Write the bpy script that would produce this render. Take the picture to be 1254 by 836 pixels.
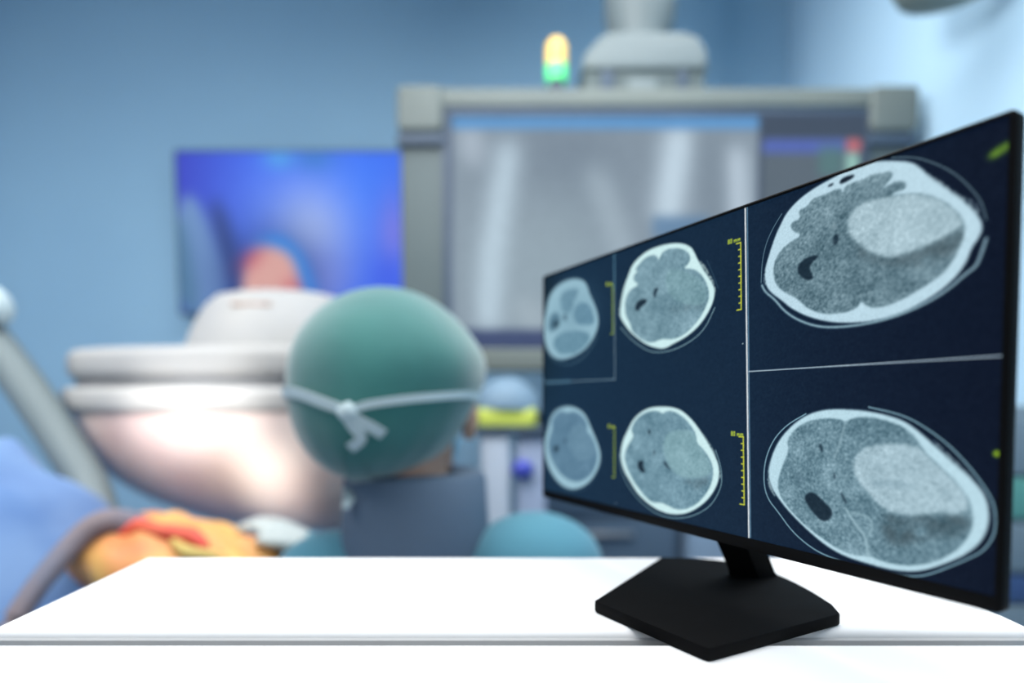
import bpy, bmesh, math, random
import numpy as np
from mathutils import Vector, Matrix

for o in list(bpy.data.objects):
    bpy.data.objects.remove(o, do_unlink=True)
scene = bpy.context.scene
COL = scene.collection
random.seed(4)

# ------------------------------------------------------------------ camera
CAM_Z = 1.25
FOCAL_PX = 715.0
cam_data = bpy.data.cameras.new('camera')
cam = bpy.data.objects.new('camera', cam_data)
COL.objects.link(cam)
cam.location = (0, 0, CAM_Z)
cam.rotation_euler = (math.radians(90 - 3.5), 0, 0)
cam_data.sensor_width = 36.0
cam_data.lens = FOCAL_PX / 1254 * 36.0
cam_data.shift_y = (521.73 - 418) / 1254
cam_data.clip_start = 0.01
cam_data.clip_end = 60
cam_data.dof.use_dof = True
cam_data.dof.focus_distance = 0.375
cam_data.dof.aperture_fstop = 1.8
scene.camera = cam

# ------------------------------------------------------------------ world, lights, exposure
world = bpy.data.worlds.new('room_air')
scene.world = world
world.use_nodes = True
wb = world.node_tree.nodes['Background']
wb.inputs[0].default_value = (0.80, 0.90, 1.0, 1)
wb.inputs[1].default_value = 0.54


def area(name, loc, aim, size, power, color=(1, 1, 1), size_y=None, spread=180):
    d = bpy.data.lights.new(name, 'AREA')
    d.shape = 'RECTANGLE'
    d.size = size
    d.size_y = size_y or size
    d.spread = math.radians(spread)
    d.energy = power
    d.color = color
    o = bpy.data.objects.new(name, d)
    COL.objects.link(o)
    o.location = loc
    o.rotation_euler = (Vector(aim) - Vector(loc)).to_track_quat('-Z', 'Y').to_euler()
    return o


def spot(name, loc, aim, power, angle, blend, color=(1, 1, 1), radius=0.05):
    d = bpy.data.lights.new(name, 'SPOT')
    d.energy = power
    d.spot_size = math.radians(angle)
    d.spot_blend = blend
    d.shadow_soft_size = radius
    d.color = color
    o = bpy.data.objects.new(name, d)
    COL.objects.link(o)
    o.location = loc
    o.rotation_euler = (Vector(aim) - Vector(loc)).to_track_quat('-Z', 'Y').to_euler()
    return o


# ceiling luminaires: one over the white desk, one over the theatre, plus three added fills
area('ceiling_light_desk', (-0.1, 0.15, 2.98), (-0.1, 0.2, 0), 1.9, 22, (1, 0.99, 0.97), spread=140)
area('ceiling_light_theatre', (0.05, 0.9, 2.98), (0.05, 1.1, 0), 1.6, 20, (1, 0.99, 0.97), spread=156)
area('fill_light_right', (0.70, 1.15, 2.98), (0.70, 1.0, 0), 0.8, 9, (1, 0.99, 0.97), spread=164)  # added fill for the desk area shadowed by the monitor
area('fill_light_left', (-1.5, 0.4, 2.6), (-1.4, 2.6, 0.7), 0.9, 19, (1, 0.99, 0.97), spread=115)  # unseen fill added to brighten the lower back wall
area('fill_light_wall', (-0.45, 0.6, 2.2), (1.19, 2.15, 1.8), 0.5, 8.6, (1, 1, 1), spread=95)  # added fill hung below the ceiling, brightens the right wall
# unseen spots added: glare pools on the equipment head, then light on the site
spot('added_spot', (-0.80, -0.2, 1.62), (-0.75, 1.25, 1.215), 150, 10, 1.0, (1, 0.97, 0.92))
spot('added_spot', (-0.68, -0.2, 1.62), (-0.63, 1.24, 1.215), 165, 10, 1.0, (1, 0.97, 0.92))
spot('added_spot', (-0.50, -0.2, 1.60), (-0.53, 1.28, 1.045), 190, 7, 1.0, (1, 0.97, 0.92))
spot('added_spot', (-0.72, -0.2, 1.90), (-0.74, 1.28, 1.26), 30, 22, 1.0, (1, 0.97, 0.92))
spot('added_spot', (-0.3, 0.35, 2.5), (-0.62, 1.08, 0.97), 15, 15, 0.7, (1, 0.93, 0.82))

scene.view_settings.view_transform = 'Standard'
scene.view_settings.look = 'None'
scene.view_settings.exposure = 0.0
scene.view_settings.gamma = 1.0
scene.view_settings.use_curve_mapping = False
scene.cycles.use_denoising = True
scene.cycles.max_bounces = 6


# ------------------------------------------------------------------ helpers
def lin(c):
    c = np.asarray(c, float) / 255.0
    return np.where(c <= 0.04045, c / 12.92, ((c + 0.055) / 1.055) ** 2.4)


def rgb(r, g, b):
    return tuple(lin((r, g, b))) + (1.0,)


def material(name, color, rough=0.6, metallic=0.0, spec=0.4, color2=None, scale=6.0, bump=0.0, bump_scale=60.0,
             emit=0.0, sheen=0.0, coat=0.0, detail=3.0, contrast=(0.35, 0.65)):
    m = bpy.data.materials.new(name)
    m.use_nodes = True
    nt = m.node_tree
    p = nt.nodes['Principled BSDF']
    tc = nt.nodes.new('ShaderNodeTexCoord')
    p.inputs['Roughness'].default_value = rough
    p.inputs['Metallic'].default_value = metallic
    p.inputs['Specular IOR Level'].default_value = spec
    p.inputs['Sheen Weight'].default_value = sheen
    p.inputs['Coat Weight'].default_value = coat
    c2 = color2 or tuple(min(1, v * 0.94) for v in color[:3]) + (1,)
    n = nt.nodes.new('ShaderNodeTexNoise')
    n.inputs['Scale'].default_value = scale
    n.inputs['Detail'].default_value = detail
    nt.links.new(tc.outputs['Object'], n.inputs['Vector'])
    r = nt.nodes.new('ShaderNodeValToRGB')
    r.color_ramp.elements[0].position = contrast[0]
    r.color_ramp.elements[1].position = contrast[1]
    r.color_ramp.elements[0].color = color
    r.color_ramp.elements[1].color = c2
    nt.links.new(n.outputs['Fac'], r.inputs['Fac'])
    nt.links.new(r.outputs['Color'], p.inputs['Base Color'])
    if emit:
        nt.links.new(r.outputs['Color'], p.inputs['Emission Color'])
        p.inputs['Emission Strength'].default_value = emit
    if bump:
        n2 = nt.nodes.new('ShaderNodeTexNoise')
        n2.inputs['Scale'].default_value = bump_scale
        nt.links.new(tc.outputs['Object'], n2.inputs['Vector'])
        b = nt.nodes.new('ShaderNodeBump')
        b.inputs['Strength'].default_value = bump
        b.inputs['Distance'].default_value = 0.002
        nt.links.new(n2.outputs['Fac'], b.inputs['Height'])
        nt.links.new(b.outputs['Normal'], p.inputs['Normal'])
    return m


def screen_material(name, grain=0.0, grain_scale=900.0):
    """an emissive panel that shows the colours stored on its pixels, with fine grain"""
    m = bpy.data.materials.new(name)
    m.use_nodes = True
    nt = m.node_tree
    p = nt.nodes['Principled BSDF']
    p.inputs['Base Color'].default_value = (0.004, 0.004, 0.005, 1)
    p.inputs['Roughness'].default_value = 0.55
    p.inputs['Specular IOR Level'].default_value = 0.05
    a = nt.nodes.new('ShaderNodeAttribute')
    a.attribute_name = 'picture'
    out = a.outputs['Color']
    if grain:
        tc = nt.nodes.new('ShaderNodeTexCoord')
        n = nt.nodes.new('ShaderNodeTexNoise')
        n.inputs['Scale'].default_value = grain_scale
        n.inputs['Detail'].default_value = 1.0
        nt.links.new(tc.outputs['Object'], n.inputs['Vector'])
        mr = nt.nodes.new('ShaderNodeMapRange')
        mr.inputs['From Min'].default_value = 0.3
        mr.inputs['From Max'].default_value = 0.7
        mr.inputs['To Min'].default_value = 1 - grain
        mr.inputs['To Max'].default_value = 1 + grain
        nt.links.new(n.outputs['Fac'], mr.inputs['Value'])
        vm = nt.nodes.new('ShaderNodeVectorMath')
        vm.operation = 'SCALE'
        nt.links.new(out, vm.inputs[0])
        nt.links.new(mr.outputs['Result'], vm.inputs['Scale'])
        out = vm.outputs[0]
    nt.links.new(out, p.inputs['Emission Color'])
    p.inputs['Emission Strength'].default_value = 1.0
    return m


def tag(o, label=None, cat=None, group=None, kind=None):
    if label: o['label'] = label
    if cat: o['category'] = cat
    if group: o['group'] = group
    if kind: o['kind'] = kind
    return o


def thing(name, label, cat, loc, group=None):
    o = bpy.data.objects.new(name, None)
    o.empty_display_size = 0.05
    COL.objects.link(o)
    o.location = loc
    return tag(o, label, cat, group)


def root_offset(parent):
    v = Vector((0, 0, 0))
    while parent is not None:
        v += parent.location
        parent = parent.parent
    return v


def link_bm(name, bm, mat, parent=None, smooth=True, recalc=True):
    """bm holds WORLD coordinates; a child's mesh is stored relative to its thing's base"""
    if recalc:
        bmesh.ops.recalc_face_normals(bm, faces=bm.faces[:])
    off = root_offset(parent)
    if off.length > 0:
        bmesh.ops.translate(bm, verts=bm.verts[:], vec=-off)
    me = bpy.data.meshes.new(name)
    bm.to_mesh(me)
    bm.free()
    if smooth:
        me.shade_smooth()
        me.set_sharp_from_angle(angle=math.radians(38))
    me.materials.append(mat)
    o = bpy.data.objects.new(name, me)
    COL.objects.link(o)
    o.parent = parent
    return o


def add_box(bm, lo, hi, bevel=0.0, seg=3, mat4=None):
    r = bmesh.ops.create_cube(bm, size=1)
    vs = r['verts']
    lo, hi = Vector(lo), Vector(hi)
    c, s = (lo + hi) / 2, hi - lo
    for v in vs:
        v.co = Vector((v.co.x * s.x, v.co.y * s.y, v.co.z * s.z)) + c
    if bevel:
        es = list({e for v in vs for e in v.link_edges})
        rb = bmesh.ops.bevel(bm, geom=es, offset=bevel, segments=seg, profile=0.5, affect='EDGES')
        vs = list({v for f in rb['faces'] for v in f.verts} | {v for v in vs if v.is_valid})
    if mat4 is not None:
        bmesh.ops.transform(bm, matrix=mat4, verts=vs)
    return vs


def box(name, lo, hi, mat, parent=None, bevel=0.004, seg=3, mat4=None):
    bm = bmesh.new()
    add_box(bm, lo, hi, bevel, seg, mat4)
    return link_bm(name, bm, mat, parent)


def add_tube(bm, pts, radii, n=16, squash=None):
    pts = [Vector(p) for p in pts]
    if not hasattr(radii, '__len__'):
        radii = [radii] * len(pts)
    rings = []
    ref = Vector((0.13, 0.31, 0.94)).normalized()
    for i, p in enumerate(pts):
        t = (pts[min(i + 1, len(pts) - 1)] - pts[max(i - 1, 0)]).normalized()
        if abs(t.dot(ref)) > 0.95:
            ref = Vector((0.9, 0.1, 0.2)).normalized()
        a = t.cross(ref).normalized()
        b = t.cross(a)
        rings.append([bm.verts.new(p + (a * math.cos(k * 2 * math.pi / n) + b * math.sin(k * 2 * math.pi / n)) * radii[i])
                      for k in range(n)])
    for i in range(len(rings) - 1):
        for k in range(n):
            bm.faces.new((rings[i][k], rings[i][(k + 1) % n], rings[i + 1][(k + 1) % n], rings[i + 1][k]))
    for i, s in ((0, -1), (-1, 1)):                       # domed ends
        q = pts[i]
        t = (pts[1] - pts[0]).normalized() if i == 0 else (pts[-1] - pts[-2]).normalized()
        prev = rings[i]
        for a in (0.5, 0.85):
            ring = [bm.verts.new(q + (v.co - q) * math.cos(a * 1.4) + t * s * radii[i] * math.sin(a * 1.4) * 0.6) for v in rings[i]]
            for k in range(n):
                bm.faces.new((prev[k], prev[(k + 1) % n], ring[(k + 1) % n], ring[k]))
            prev = ring
        bm.faces.new(prev)


def smooth_path(pts, n=6):
    pts = [Vector(p) for p in pts]
    out = []
    for i in range(len(pts) - 1):
        p0, p1, p2, p3 = pts[max(i - 1, 0)], pts[i], pts[i + 1], pts[min(i + 2, len(pts) - 1)]
        for k in range(n):
            t = k / n
            out.append(0.5 * ((2 * p1) + (p2 - p0) * t + (2 * p0 - 5 * p1 + 4 * p2 - p3) * t * t + (3 * p1 - p0 - 3 * p2 + p3) * t ** 3))
    out.append(pts[-1])
    return out


def tube(name, pts, radii, mat, parent=None, n=18, smooth_n=6):
    bm = bmesh.new()
    q = smooth_path(pts, smooth_n)
    if hasattr(radii, '__len__'):
        r = []
        for i in range(len(radii) - 1):
            r += [radii[i] + (radii[i + 1] - radii[i]) * k / smooth_n for k in range(smooth_n)]
        r.append(radii[-1])
    else:
        r = radii
    add_tube(bm, q, r, n)
    return link_bm(name, bm, mat, parent)


def add_ellipsoid(bm, c, r, u=32, v=20, rot=None):
    s = bmesh.ops.create_uvsphere(bm, u_segments=u, v_segments=v, radius=1)
    for w in s['verts']:
        p = Vector((w.co.x * r[0], w.co.y * r[1], w.co.z * r[2]))
        if rot is not None:
            p = rot @ p
        w.co = p + Vector(c)
    return s['verts']


def ellipsoid(name, c, r, mat, parent=None, u=32, v=20, rot=None):
    bm = bmesh.new()
    add_ellipsoid(bm, c, r, u, v, rot)
    return link_bm(name, bm, mat, parent)


def lathe(name, profile, center, mat, parent=None, n=40, sx=1.0, sy=1.0):
    """profile: (radius, z) pairs from bottom to top, closed with caps"""
    bm = bmesh.new()
    rings = []
    for r, z in profile:
        rings.append([bm.verts.new((center[0] + sx * r * math.cos(2 * math.pi * k / n), center[1] + sy * r * math.sin(2 * math.pi * k / n), center[2] + z))
                      for k in range(n)])
    for a, b in zip(rings, rings[1:]):
        for k in range(n):
            bm.faces.new((a[k], a[(k + 1) % n], b[(k + 1) % n], b[k]))
    bm.faces.new(rings[0])
    bm.faces.new(rings[-1])
    return link_bm(name, bm, mat, parent)


def extrude(name, outline, z0, z1, mat, parent=None, bevel=0.0, seg=3, axis='z'):
    """a polygon outline extruded between two heights"""
    bm = bmesh.new()
    f = bm.faces.new([bm.verts.new((x, y, z0)) for x, y in outline])
    r = bmesh.ops.extrude_face_region(bm, geom=[f])
    for v in r['geom']:
        if isinstance(v, bmesh.types.BMVert):
            v.co.z = z1
    if bevel:
        bmesh.ops.recalc_face_normals(bm, faces=bm.faces[:])
        es = [e for e in bm.edges if abs(e.verts[0].co.z - e.verts[1].co.z) < 1e-6]
        bmesh.ops.bevel(bm, geom=es, offset=bevel, segments=seg, profile=0.5, affect='EDGES')
    if axis == 'y':                                    # outline was (x, z): stand it up
        for v in bm.verts:
            v.co = Vector((v.co.x, v.co.z, v.co.y))
    return link_bm(name, bm, mat, parent)


def round_outline(x0, x1, z0, z1, r, n=6):
    pts = []
    for cx, cz, a0 in ((x1 - r, z1 - r, 0), (x0 + r, z1 - r, 90), (x0 + r, z0 + r, 180), (x1 - r, z0 + r, 270)):
        for k in range(n + 1):
            a = math.radians(a0 + 90 * k / n)
            pts.append((cx + r * math.cos(a), cz + r * math.sin(a)))
    return pts


# ------------------------------------------------------------------ painting of screen pictures
def chaikin(p, n=2, closed=True):
    p = np.asarray(p, float)
    for _ in range(n):
        if closed:
            q = np.roll(p, -1, 0)
            p = np.stack([p * .75 + q * .25, p * .25 + q * .75], 1).reshape(-1, 2)
        else:
            a, b = p[:-1], p[1:]
            m = np.stack([a * .75 + b * .25, a * .25 + b * .75], 1).reshape(-1, 2)
            p = np.vstack([p[:1], m[1:-1], p[-1:]])
    return p


def box_blur(a, r):
    for ax in (0, 1):
        pad = [(0, 0), (0, 0)]
        pad[ax] = (r + 1, r)
        c = np.cumsum(np.pad(a, pad, mode='edge'), axis=ax)
        n = a.shape[ax]
        if ax == 0:
            a = (c[2 * r + 1:2 * r + 1 + n] - c[:n]) / (2 * r + 1)
        else:
            a = (c[:, 2 * r + 1:2 * r + 1 + n] - c[:, :n]) / (2 * r + 1)
    return a


def blur(a, r):
    r = int(round(r))
    if r < 1:
        return a
    return box_blur(box_blur(a, r), r)


class Canvas:
    """a picture of w x h pixels addressed in 0..1 coordinates, v up"""

    def __init__(self, w, h, base):
        self.w, self.h = w, h
        self.img = np.ones((h, w, 3)) * np.asarray(base, float)
        self.u, self.v = np.meshgrid(np.linspace(0, 1, w), np.linspace(0, 1, h))

    def poly_mask(self, pts, soft=1, rounds=2):
        p = chaikin(pts, rounds) * np.array([self.w - 1, self.h - 1])
        m = np.zeros((self.h, self.w))
        x0, y0 = np.maximum(np.floor(p.min(0)).astype(int) - 1, 0)
        x1 = min(int(math.ceil(p[:, 0].max())) + 2, self.w)
        y1 = min(int(math.ceil(p[:, 1].max())) + 2, self.h)
        if x1 <= x0 or y1 <= y0:
            return m
        acc = 0
        for dx in (-.25, .25):
            for dy in (-.25, .25):
                X = np.arange(x0, x1)[None, :] + dx
                Y = np.arange(y0, y1)[:, None] + dy
                inside = np.zeros((y1 - y0, x1 - x0), bool)
                for (ax, ay), (bx, by) in zip(p, np.roll(p, -1, 0)):
                    if ay == by:
                        continue
                    cross = ((ay > Y) != (by > Y)) & (X < (bx - ax) * (Y - ay) / (by - ay) + ax)
                    inside ^= cross
                acc = acc + inside
        m[y0:y1, x0:x1] = acc / 4
        return blur(m, soft)

    def line_mask(self, pts, width, soft=0, rounds=2):
        s = np.array([self.w - 1, self.h - 1])
        p = (chaikin(pts, rounds, False) if len(pts) > 2 else np.asarray(pts, float)) * s
        m = np.zeros((self.h, self.w))
        for a, b in zip(p[:-1], p[1:]):
            pad = width + 2
            x0, y0 = np.maximum(np.floor(np.minimum(a, b) - pad).astype(int), 0)
            x1 = min(int(max(a[0], b[0]) + pad) + 1, self.w)
            y1 = min(int(max(a[1], b[1]) + pad) + 1, self.h)
            if x1 <= x0 or y1 <= y0:
                continue
            X, Y = np.meshgrid(np.arange(x0, x1), np.arange(y0, y1))
            d = b - a
            t = np.clip(((X - a[0]) * d[0] + (Y - a[1]) * d[1]) / max(d @ d, 1e-9), 0, 1)
            dist = np.hypot(X - a[0] - t * d[0], Y - a[1] - t * d[1])
            m[y0:y1, x0:x1] = np.maximum(m[y0:y1, x0:x1], np.clip(width / 2 + .5 - dist, 0, 1))
        return blur(m, soft)

    def gauss(self, cu, cv, su, sv, ang=0.0):
        a = math.radians(ang)
        du, dv = (self.u - cu), (self.v - cv)
        x = du * math.cos(a) + dv * math.sin(a)
        y = -du * math.sin(a) + dv * math.cos(a)
        return np.exp(-.5 * ((x / su) ** 2 + (y / sv) ** 2))

    def rect(self, u0, v0, u1, v1, soft=0):
        m = ((self.u >= u0) & (self.u <= u1) & (self.v >= v0) & (self.v <= v1)).astype(float)
        return blur(m, soft)

    def put(self, mask, color, alpha=1.0):
        k = np.clip(mask * alpha, 0, 1)[..., None]
        self.img = self.img * (1 - k) + np.asarray(color, float) * k

    def add(self, mask, color):
        self.img = self.img + mask[..., None] * np.asarray(color, float)


def picture_panel(name, canvas, origin, udir, vdir, w, h, mat, parent):
    """a lit screen: one mesh vertex per picture pixel, colours kept in the point attribute 'picture'"""
    nx, ny = canvas.w, canvas.h
    off = root_offset(parent)
    o0 = Vector(origin) - off
    ud, vd = Vector(udir), Vector(vdir)
    co = (np.array(o0)[None, None] + canvas.u[..., None] * np.array(ud)[None, None] * w + canvas.v[..., None] * np.array(vd)[None, None] * h)
    me = bpy.data.meshes.new(name)
    me.vertices.add(nx * ny)
    me.vertices.foreach_set('co', co.reshape(-1).astype(np.float32))
    idx = np.arange(nx * ny).reshape(ny, nx)
    q = np.stack([idx[:-1, :-1], idx[:-1, 1:], idx[1:, 1:], idx[1:, :-1]], -1).reshape(-1, 4)
    nf = len(q)
    me.loops.add(nf * 4)
    me.loops.foreach_set('vertex_index', q.reshape(-1).astype(np.int32))
    me.polygons.add(nf)
    me.polygons.foreach_set('loop_start', np.arange(0, nf * 4, 4, dtype=np.int32))
    me.update(calc_edges=True)
    at = me.attributes.new('picture', 'FLOAT_COLOR', 'POINT')
    rgba = np.ones((ny, nx, 4), np.float32)
    rgba[..., :3] = lin(np.clip(canvas.img, 0, 255))
    at.data.foreach_set('color', rgba.reshape(-1))
    me.materials.append(mat)
    ob = bpy.data.objects.new(name, me)
    COL.objects.link(ob)
    ob.parent = parent
    return ob


# ------------------------------------------------------------------ materials
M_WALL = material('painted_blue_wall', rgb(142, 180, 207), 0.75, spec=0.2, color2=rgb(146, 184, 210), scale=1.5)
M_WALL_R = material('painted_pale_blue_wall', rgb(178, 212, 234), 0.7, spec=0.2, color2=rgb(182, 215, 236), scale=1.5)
M_CEIL = material('ceiling_paint', rgb(220, 225, 230), 0.9)
M_FLOOR = material('vinyl_floor', rgb(120, 140, 160), 0.5, color2=rgb(105, 128, 150), scale=8)
M_DESK = material('white_laminate', (0.93, 0.93, 0.93, 1), 0.55, spec=0.25, color2=(0.92, 0.92, 0.92, 1))
M_BLACK = material('black_plastic', rgb(10, 10, 11), 0.7, spec=0.08, color2=rgb(8, 8, 9), scale=30, bump=0.05, bump_scale=900)
M_BLACK2 = material('black_bezel_plastic', rgb(10, 10, 10), 0.6, spec=0.1, color2=rgb(8, 8, 9), scale=30)
M_CASE = material('grey_green_display_casing', rgb(102, 111, 108), 0.6, color2=rgb(95, 105, 104), scale=3)
M_CASE2 = material('grey_green_bumper', rgb(82, 95, 97), 0.6, color2=rgb(77, 90, 93), scale=3)
M_SLATE = material('dark_slate_plastic', rgb(62, 78, 96), 0.55, color2=rgb(56, 72, 90), scale=4)
M_SLATE2 = material('slate_cabinet_paint', rgb(84, 106, 128), 0.55, color2=rgb(78, 100, 122), scale=3)
M_ARM = material('pale_grey_arm_paint', rgb(108, 120, 123), 0.55, color2=rgb(103, 116, 120), scale=3)
M_OFFWHITE = material('off_white_housing', rgb(172, 171, 168), 0.55, color2=rgb(164, 165, 166), scale=4)
M_DRAPEWHITE = material('milky_plastic_cover', rgb(226, 212, 206), 0.32, spec=0.5, color2=rgb(205, 178, 174), scale=3.2, bump=0.3, bump_scale=22)  # pink second tone paints in the orange site's bounce light
M_SEAM = material('dark_seam_rubber', rgb(118, 120, 124), 0.7)
M_DRAPE = material('blue_surgical_drape', rgb(80, 114, 166), 0.9, color2=rgb(112, 144, 188), scale=4.5, sheen=0.2, bump=0.2, bump_scale=80)
M_SITE = material('iodine_orange_film', rgb(208, 134, 86), 0.5, color2=rgb(224, 182, 104), scale=7, contrast=(0.40, 0.62))
M_RED = material('red_tissue', rgb(214, 76, 70), 0.5, color2=rgb(216, 100, 72), scale=14)
M_PALEY = material('pale_yellow_tissue', rgb(200, 178, 104), 0.5, color2=rgb(196, 160, 90), scale=14)
M_BROWN = material('brown_gauze', rgb(150, 112, 104), 0.8, color2=rgb(132, 112, 116), scale=14)
M_PALECAB = material('pale_wall_stand_in', rgb(132, 158, 184), 0.6)  # pale tone stands in for the lit lower wall
M_HOSE = material('brown_grey_hose', rgb(128, 116, 120), 0.75, color2=rgb(112, 116, 134), scale=7)
M_CAP = material('teal_cap_cloth', rgb(42, 108, 105), 0.85, color2=rgb(50, 120, 115), scale=7, sheen=0.75, bump=0.5, bump_scale=24)
M_TIE = material('white_tie_tape', rgb(196, 214, 218), 0.8)
M_SCRUB = material('teal_blue_gown', rgb(82, 142, 160), 0.85, color2=rgb(76, 134, 154), scale=6, sheen=0.2, bump=0.25, bump_scale=40)
M_SKIN = material('skin', rgb(196, 156, 134), 0.55, color2=rgb(186, 144, 124), scale=12)
M_GLOVE = material('glove_latex', rgb(176, 186, 186), 0.45)
M_COLLAR = material('slate_collar_cloth', rgb(100, 118, 138), 0.8, color2=rgb(94, 112, 132), scale=8, bump=0.2, bump_scale=60)
M_METAL = material('brushed_steel', rgb(170, 175, 180), 0.35, metallic=0.9)
M_AMBER = material('amber_lamp', rgb(226, 190, 104), 0.4, emit=0.5, color2=rgb(228, 190, 100))
M_GREEN = material('green_lamp', rgb(80, 205, 120), 0.4, emit=0.8, color2=rgb(90, 215, 130))
M_LBLUE = material('light_blue_cover', rgb(112, 138, 158), 0.6, color2=rgb(108, 134, 156))
M_YELLOW = material('yellow_green_band', rgb(205, 215, 95), 0.6, color2=rgb(195, 208, 90))
M_WHITEB = material('white_enamel', rgb(188, 198, 212), 0.45)
M_LAV = material('lavender_grey_enamel', rgb(160, 172, 196), 0.5, color2=rgb(150, 164, 190))
M_BLUEK = material('blue_knob_plastic', rgb(66, 78, 180), 0.4)
M_TEAL = material('teal_drawer_front', rgb(96, 160, 150), 0.5, color2=rgb(88, 150, 142))
M_NAVY = material('navy_drawer_front', rgb(58, 84, 130), 0.5)
M_CARTG = material('grey_cart_enamel', rgb(120, 138, 150), 0.5)
M_OLIVE = material('olive_grey_lamp_shell', rgb(128, 138, 132), 0.5)
M_MASK = material('mask_fabric', rgb(150, 195, 215), 0.8)
M_EYE = material('eye_white', rgb(235, 235, 232), 0.3)
M_MARK = material('faded_print', rgb(182, 152, 136), 0.7)
M_TUBE = material('grey_arm_tube', rgb(118, 131, 134), 0.55)
M_GROOVE_SHADE = material('grey_groove_shade', (0.62, 0.62, 0.62, 1), 0.7, spec=0.2, color2=(0.60, 0.60, 0.60, 1))  # grey put in to deepen the groove's shade


# ================================================================== the setting
WALL_Y, WALL_X, CEIL_Z = 2.6, 1.185, 3.06
tag(box('floor', (-2.7, -1.6, -0.1), (WALL_X + 0.1, WALL_Y + 0.1, 0), M_FLOOR, bevel=0), kind='structure')
tag(box('ceiling', (-2.7, -1.6, CEIL_Z), (WALL_X + 0.1, WALL_Y + 0.1, CEIL_Z + 0.1), M_CEIL, bevel=0), kind='structure')
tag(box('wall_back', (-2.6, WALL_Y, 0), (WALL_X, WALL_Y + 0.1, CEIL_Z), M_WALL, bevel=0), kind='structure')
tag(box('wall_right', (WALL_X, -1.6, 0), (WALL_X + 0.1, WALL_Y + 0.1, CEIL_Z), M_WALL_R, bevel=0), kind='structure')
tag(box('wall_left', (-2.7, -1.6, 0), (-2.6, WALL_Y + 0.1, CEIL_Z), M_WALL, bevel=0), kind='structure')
tag(box('baseboard_back', (-2.6, WALL_Y - 0.015, 0), (WALL_X, WALL_Y, 0.1), M_CARTG, bevel=0.003), kind='structure')

# ================================================================== white desk
TOP = CAM_Z - 0.157
DX = 0.3415
desk = thing('desk', 'white desk with a soft shade groove along its front, under the black monitor', 'desk', (0, 0.40, 0))
# side profile (y, z): flat top, rolled edge, cove, lower ledge towards the viewer
R = 0.0065
prof = [(0.541, TOP - 0.022), (0.541, TOP - 0.001), (0.540, TOP)]
y0, y1 = 0.3815, 0.3505                                   # far and near lip of the groove, shaped to give shade
prof.append((y0 + 0.004, TOP))
for k in range(0, 13):                                    # rolled far lip
    a = math.radians(90 * k / 12)
    prof.append((y0 - R * math.sin(a), TOP - R * (1 - math.cos(a))))
prof += [(y0 - R, TOP - 0.045), (y1 + 0.0025, TOP - 0.045)]
for k in range(0, 7):                                     # near lip
    a = math.radians(90 * k / 6)
    prof.append((y1 + 0.0025 * math.cos(a), TOP - 0.0025 * (1 - math.sin(a))))
prof += [(0.246, TOP), (0.240, TOP - 0.002), (0.238, TOP - 0.006), (0.238, TOP - 0.032), (0.34, TOP - 0.034), (0.342, TOP - 0.055), (0.396, TOP - 0.055), (0.398, TOP - 0.034), (0.541, TOP - 0.028)]
bm = bmesh.new()
L = [bm.verts.new((-DX, y, z)) for y, z in prof]
Rr = [bm.verts.new((DX, y, z)) for y, z in prof]
for i in range(len(prof)):
    j = (i + 1) % len(prof)
    bm.faces.new((L[i], L[j], Rr[j], Rr[i]))
bm.faces.new(L)
bm.faces.new(Rr[::-1])
link_bm('tabletop', bm, M_DESK, desk)
ya, yb = y0 - R - 0.0001, y1 + 0.0026                     # added grey strip that darkens the groove's shade
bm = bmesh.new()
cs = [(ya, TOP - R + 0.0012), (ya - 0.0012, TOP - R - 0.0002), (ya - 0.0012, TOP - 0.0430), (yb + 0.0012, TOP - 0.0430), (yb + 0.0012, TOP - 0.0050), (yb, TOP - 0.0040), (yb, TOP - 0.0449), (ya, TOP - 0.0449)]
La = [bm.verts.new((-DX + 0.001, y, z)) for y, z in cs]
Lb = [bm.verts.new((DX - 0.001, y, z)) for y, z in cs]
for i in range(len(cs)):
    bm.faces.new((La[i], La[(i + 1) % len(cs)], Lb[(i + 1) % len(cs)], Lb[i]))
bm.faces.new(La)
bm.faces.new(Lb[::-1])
link_bm('groove_shade_strip', bm, M_GROOVE_SHADE, desk)
for sx in (-1, 1):
    for yy in (0.275, 0.505):
        box('leg', (sx * 0.315 - 0.018, yy - 0.018, 0), (sx * 0.315 + 0.018, yy + 0.018, TOP - 0.026), M_DESK, desk, 0.004)
for yy in (0.275, 0.505):
    box('rail', (-0.297, yy - 0.009, TOP - 0.085), (0.297, yy + 0.009, TOP - 0.033), M_DESK, desk, 0.003)

# ================================================================== black monitor on the desk
YAW, TILT, ROLL = math.radians(60.686), math.radians(0.660), math.radians(1.173)
SW, SH = 0.3999, 0.225
PC = Vector((0.13229, 0.44982, 0.01041 + CAM_Z))
u0 = Vector((math.cos(YAW), -math.sin(YAW), 0))
n0 = Vector((-math.sin(YAW), -math.cos(YAW), 0))
v0 = math.cos(TILT) * Vector((0, 0, 1)) - math.sin(TILT) * n0
MU = math.cos(ROLL) * u0 + math.sin(ROLL) * v0          # along the width, towards the viewer's right
MV = math.cos(ROLL) * v0 - math.sin(ROLL) * u0          # up
MN = MU.cross(MV).normalized()                          # out of the screen
if MN.dot(n0) < 0:
    MN = -MN
MON = Matrix(((MU.x, MV.x, MN.x, PC.x), (MU.y, MV.y, MN.y, PC.y), (MU.z, MV.z, MN.z, PC.z), (0, 0, 0, 1)))

mon = thing('computer_monitor', 'black widescreen monitor showing six brain scans, standing on the white desk', 'monitor', (0.19, 0.46, TOP))
BL, BR, BT, BB = 0.0025, 0.0032, 0.0022, 0.0078          # bezel widths
x0, x1, z0, z1 = -SW / 2 - BL, SW / 2 + BR, -SH / 2 - BB, SH / 2 + BT


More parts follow.
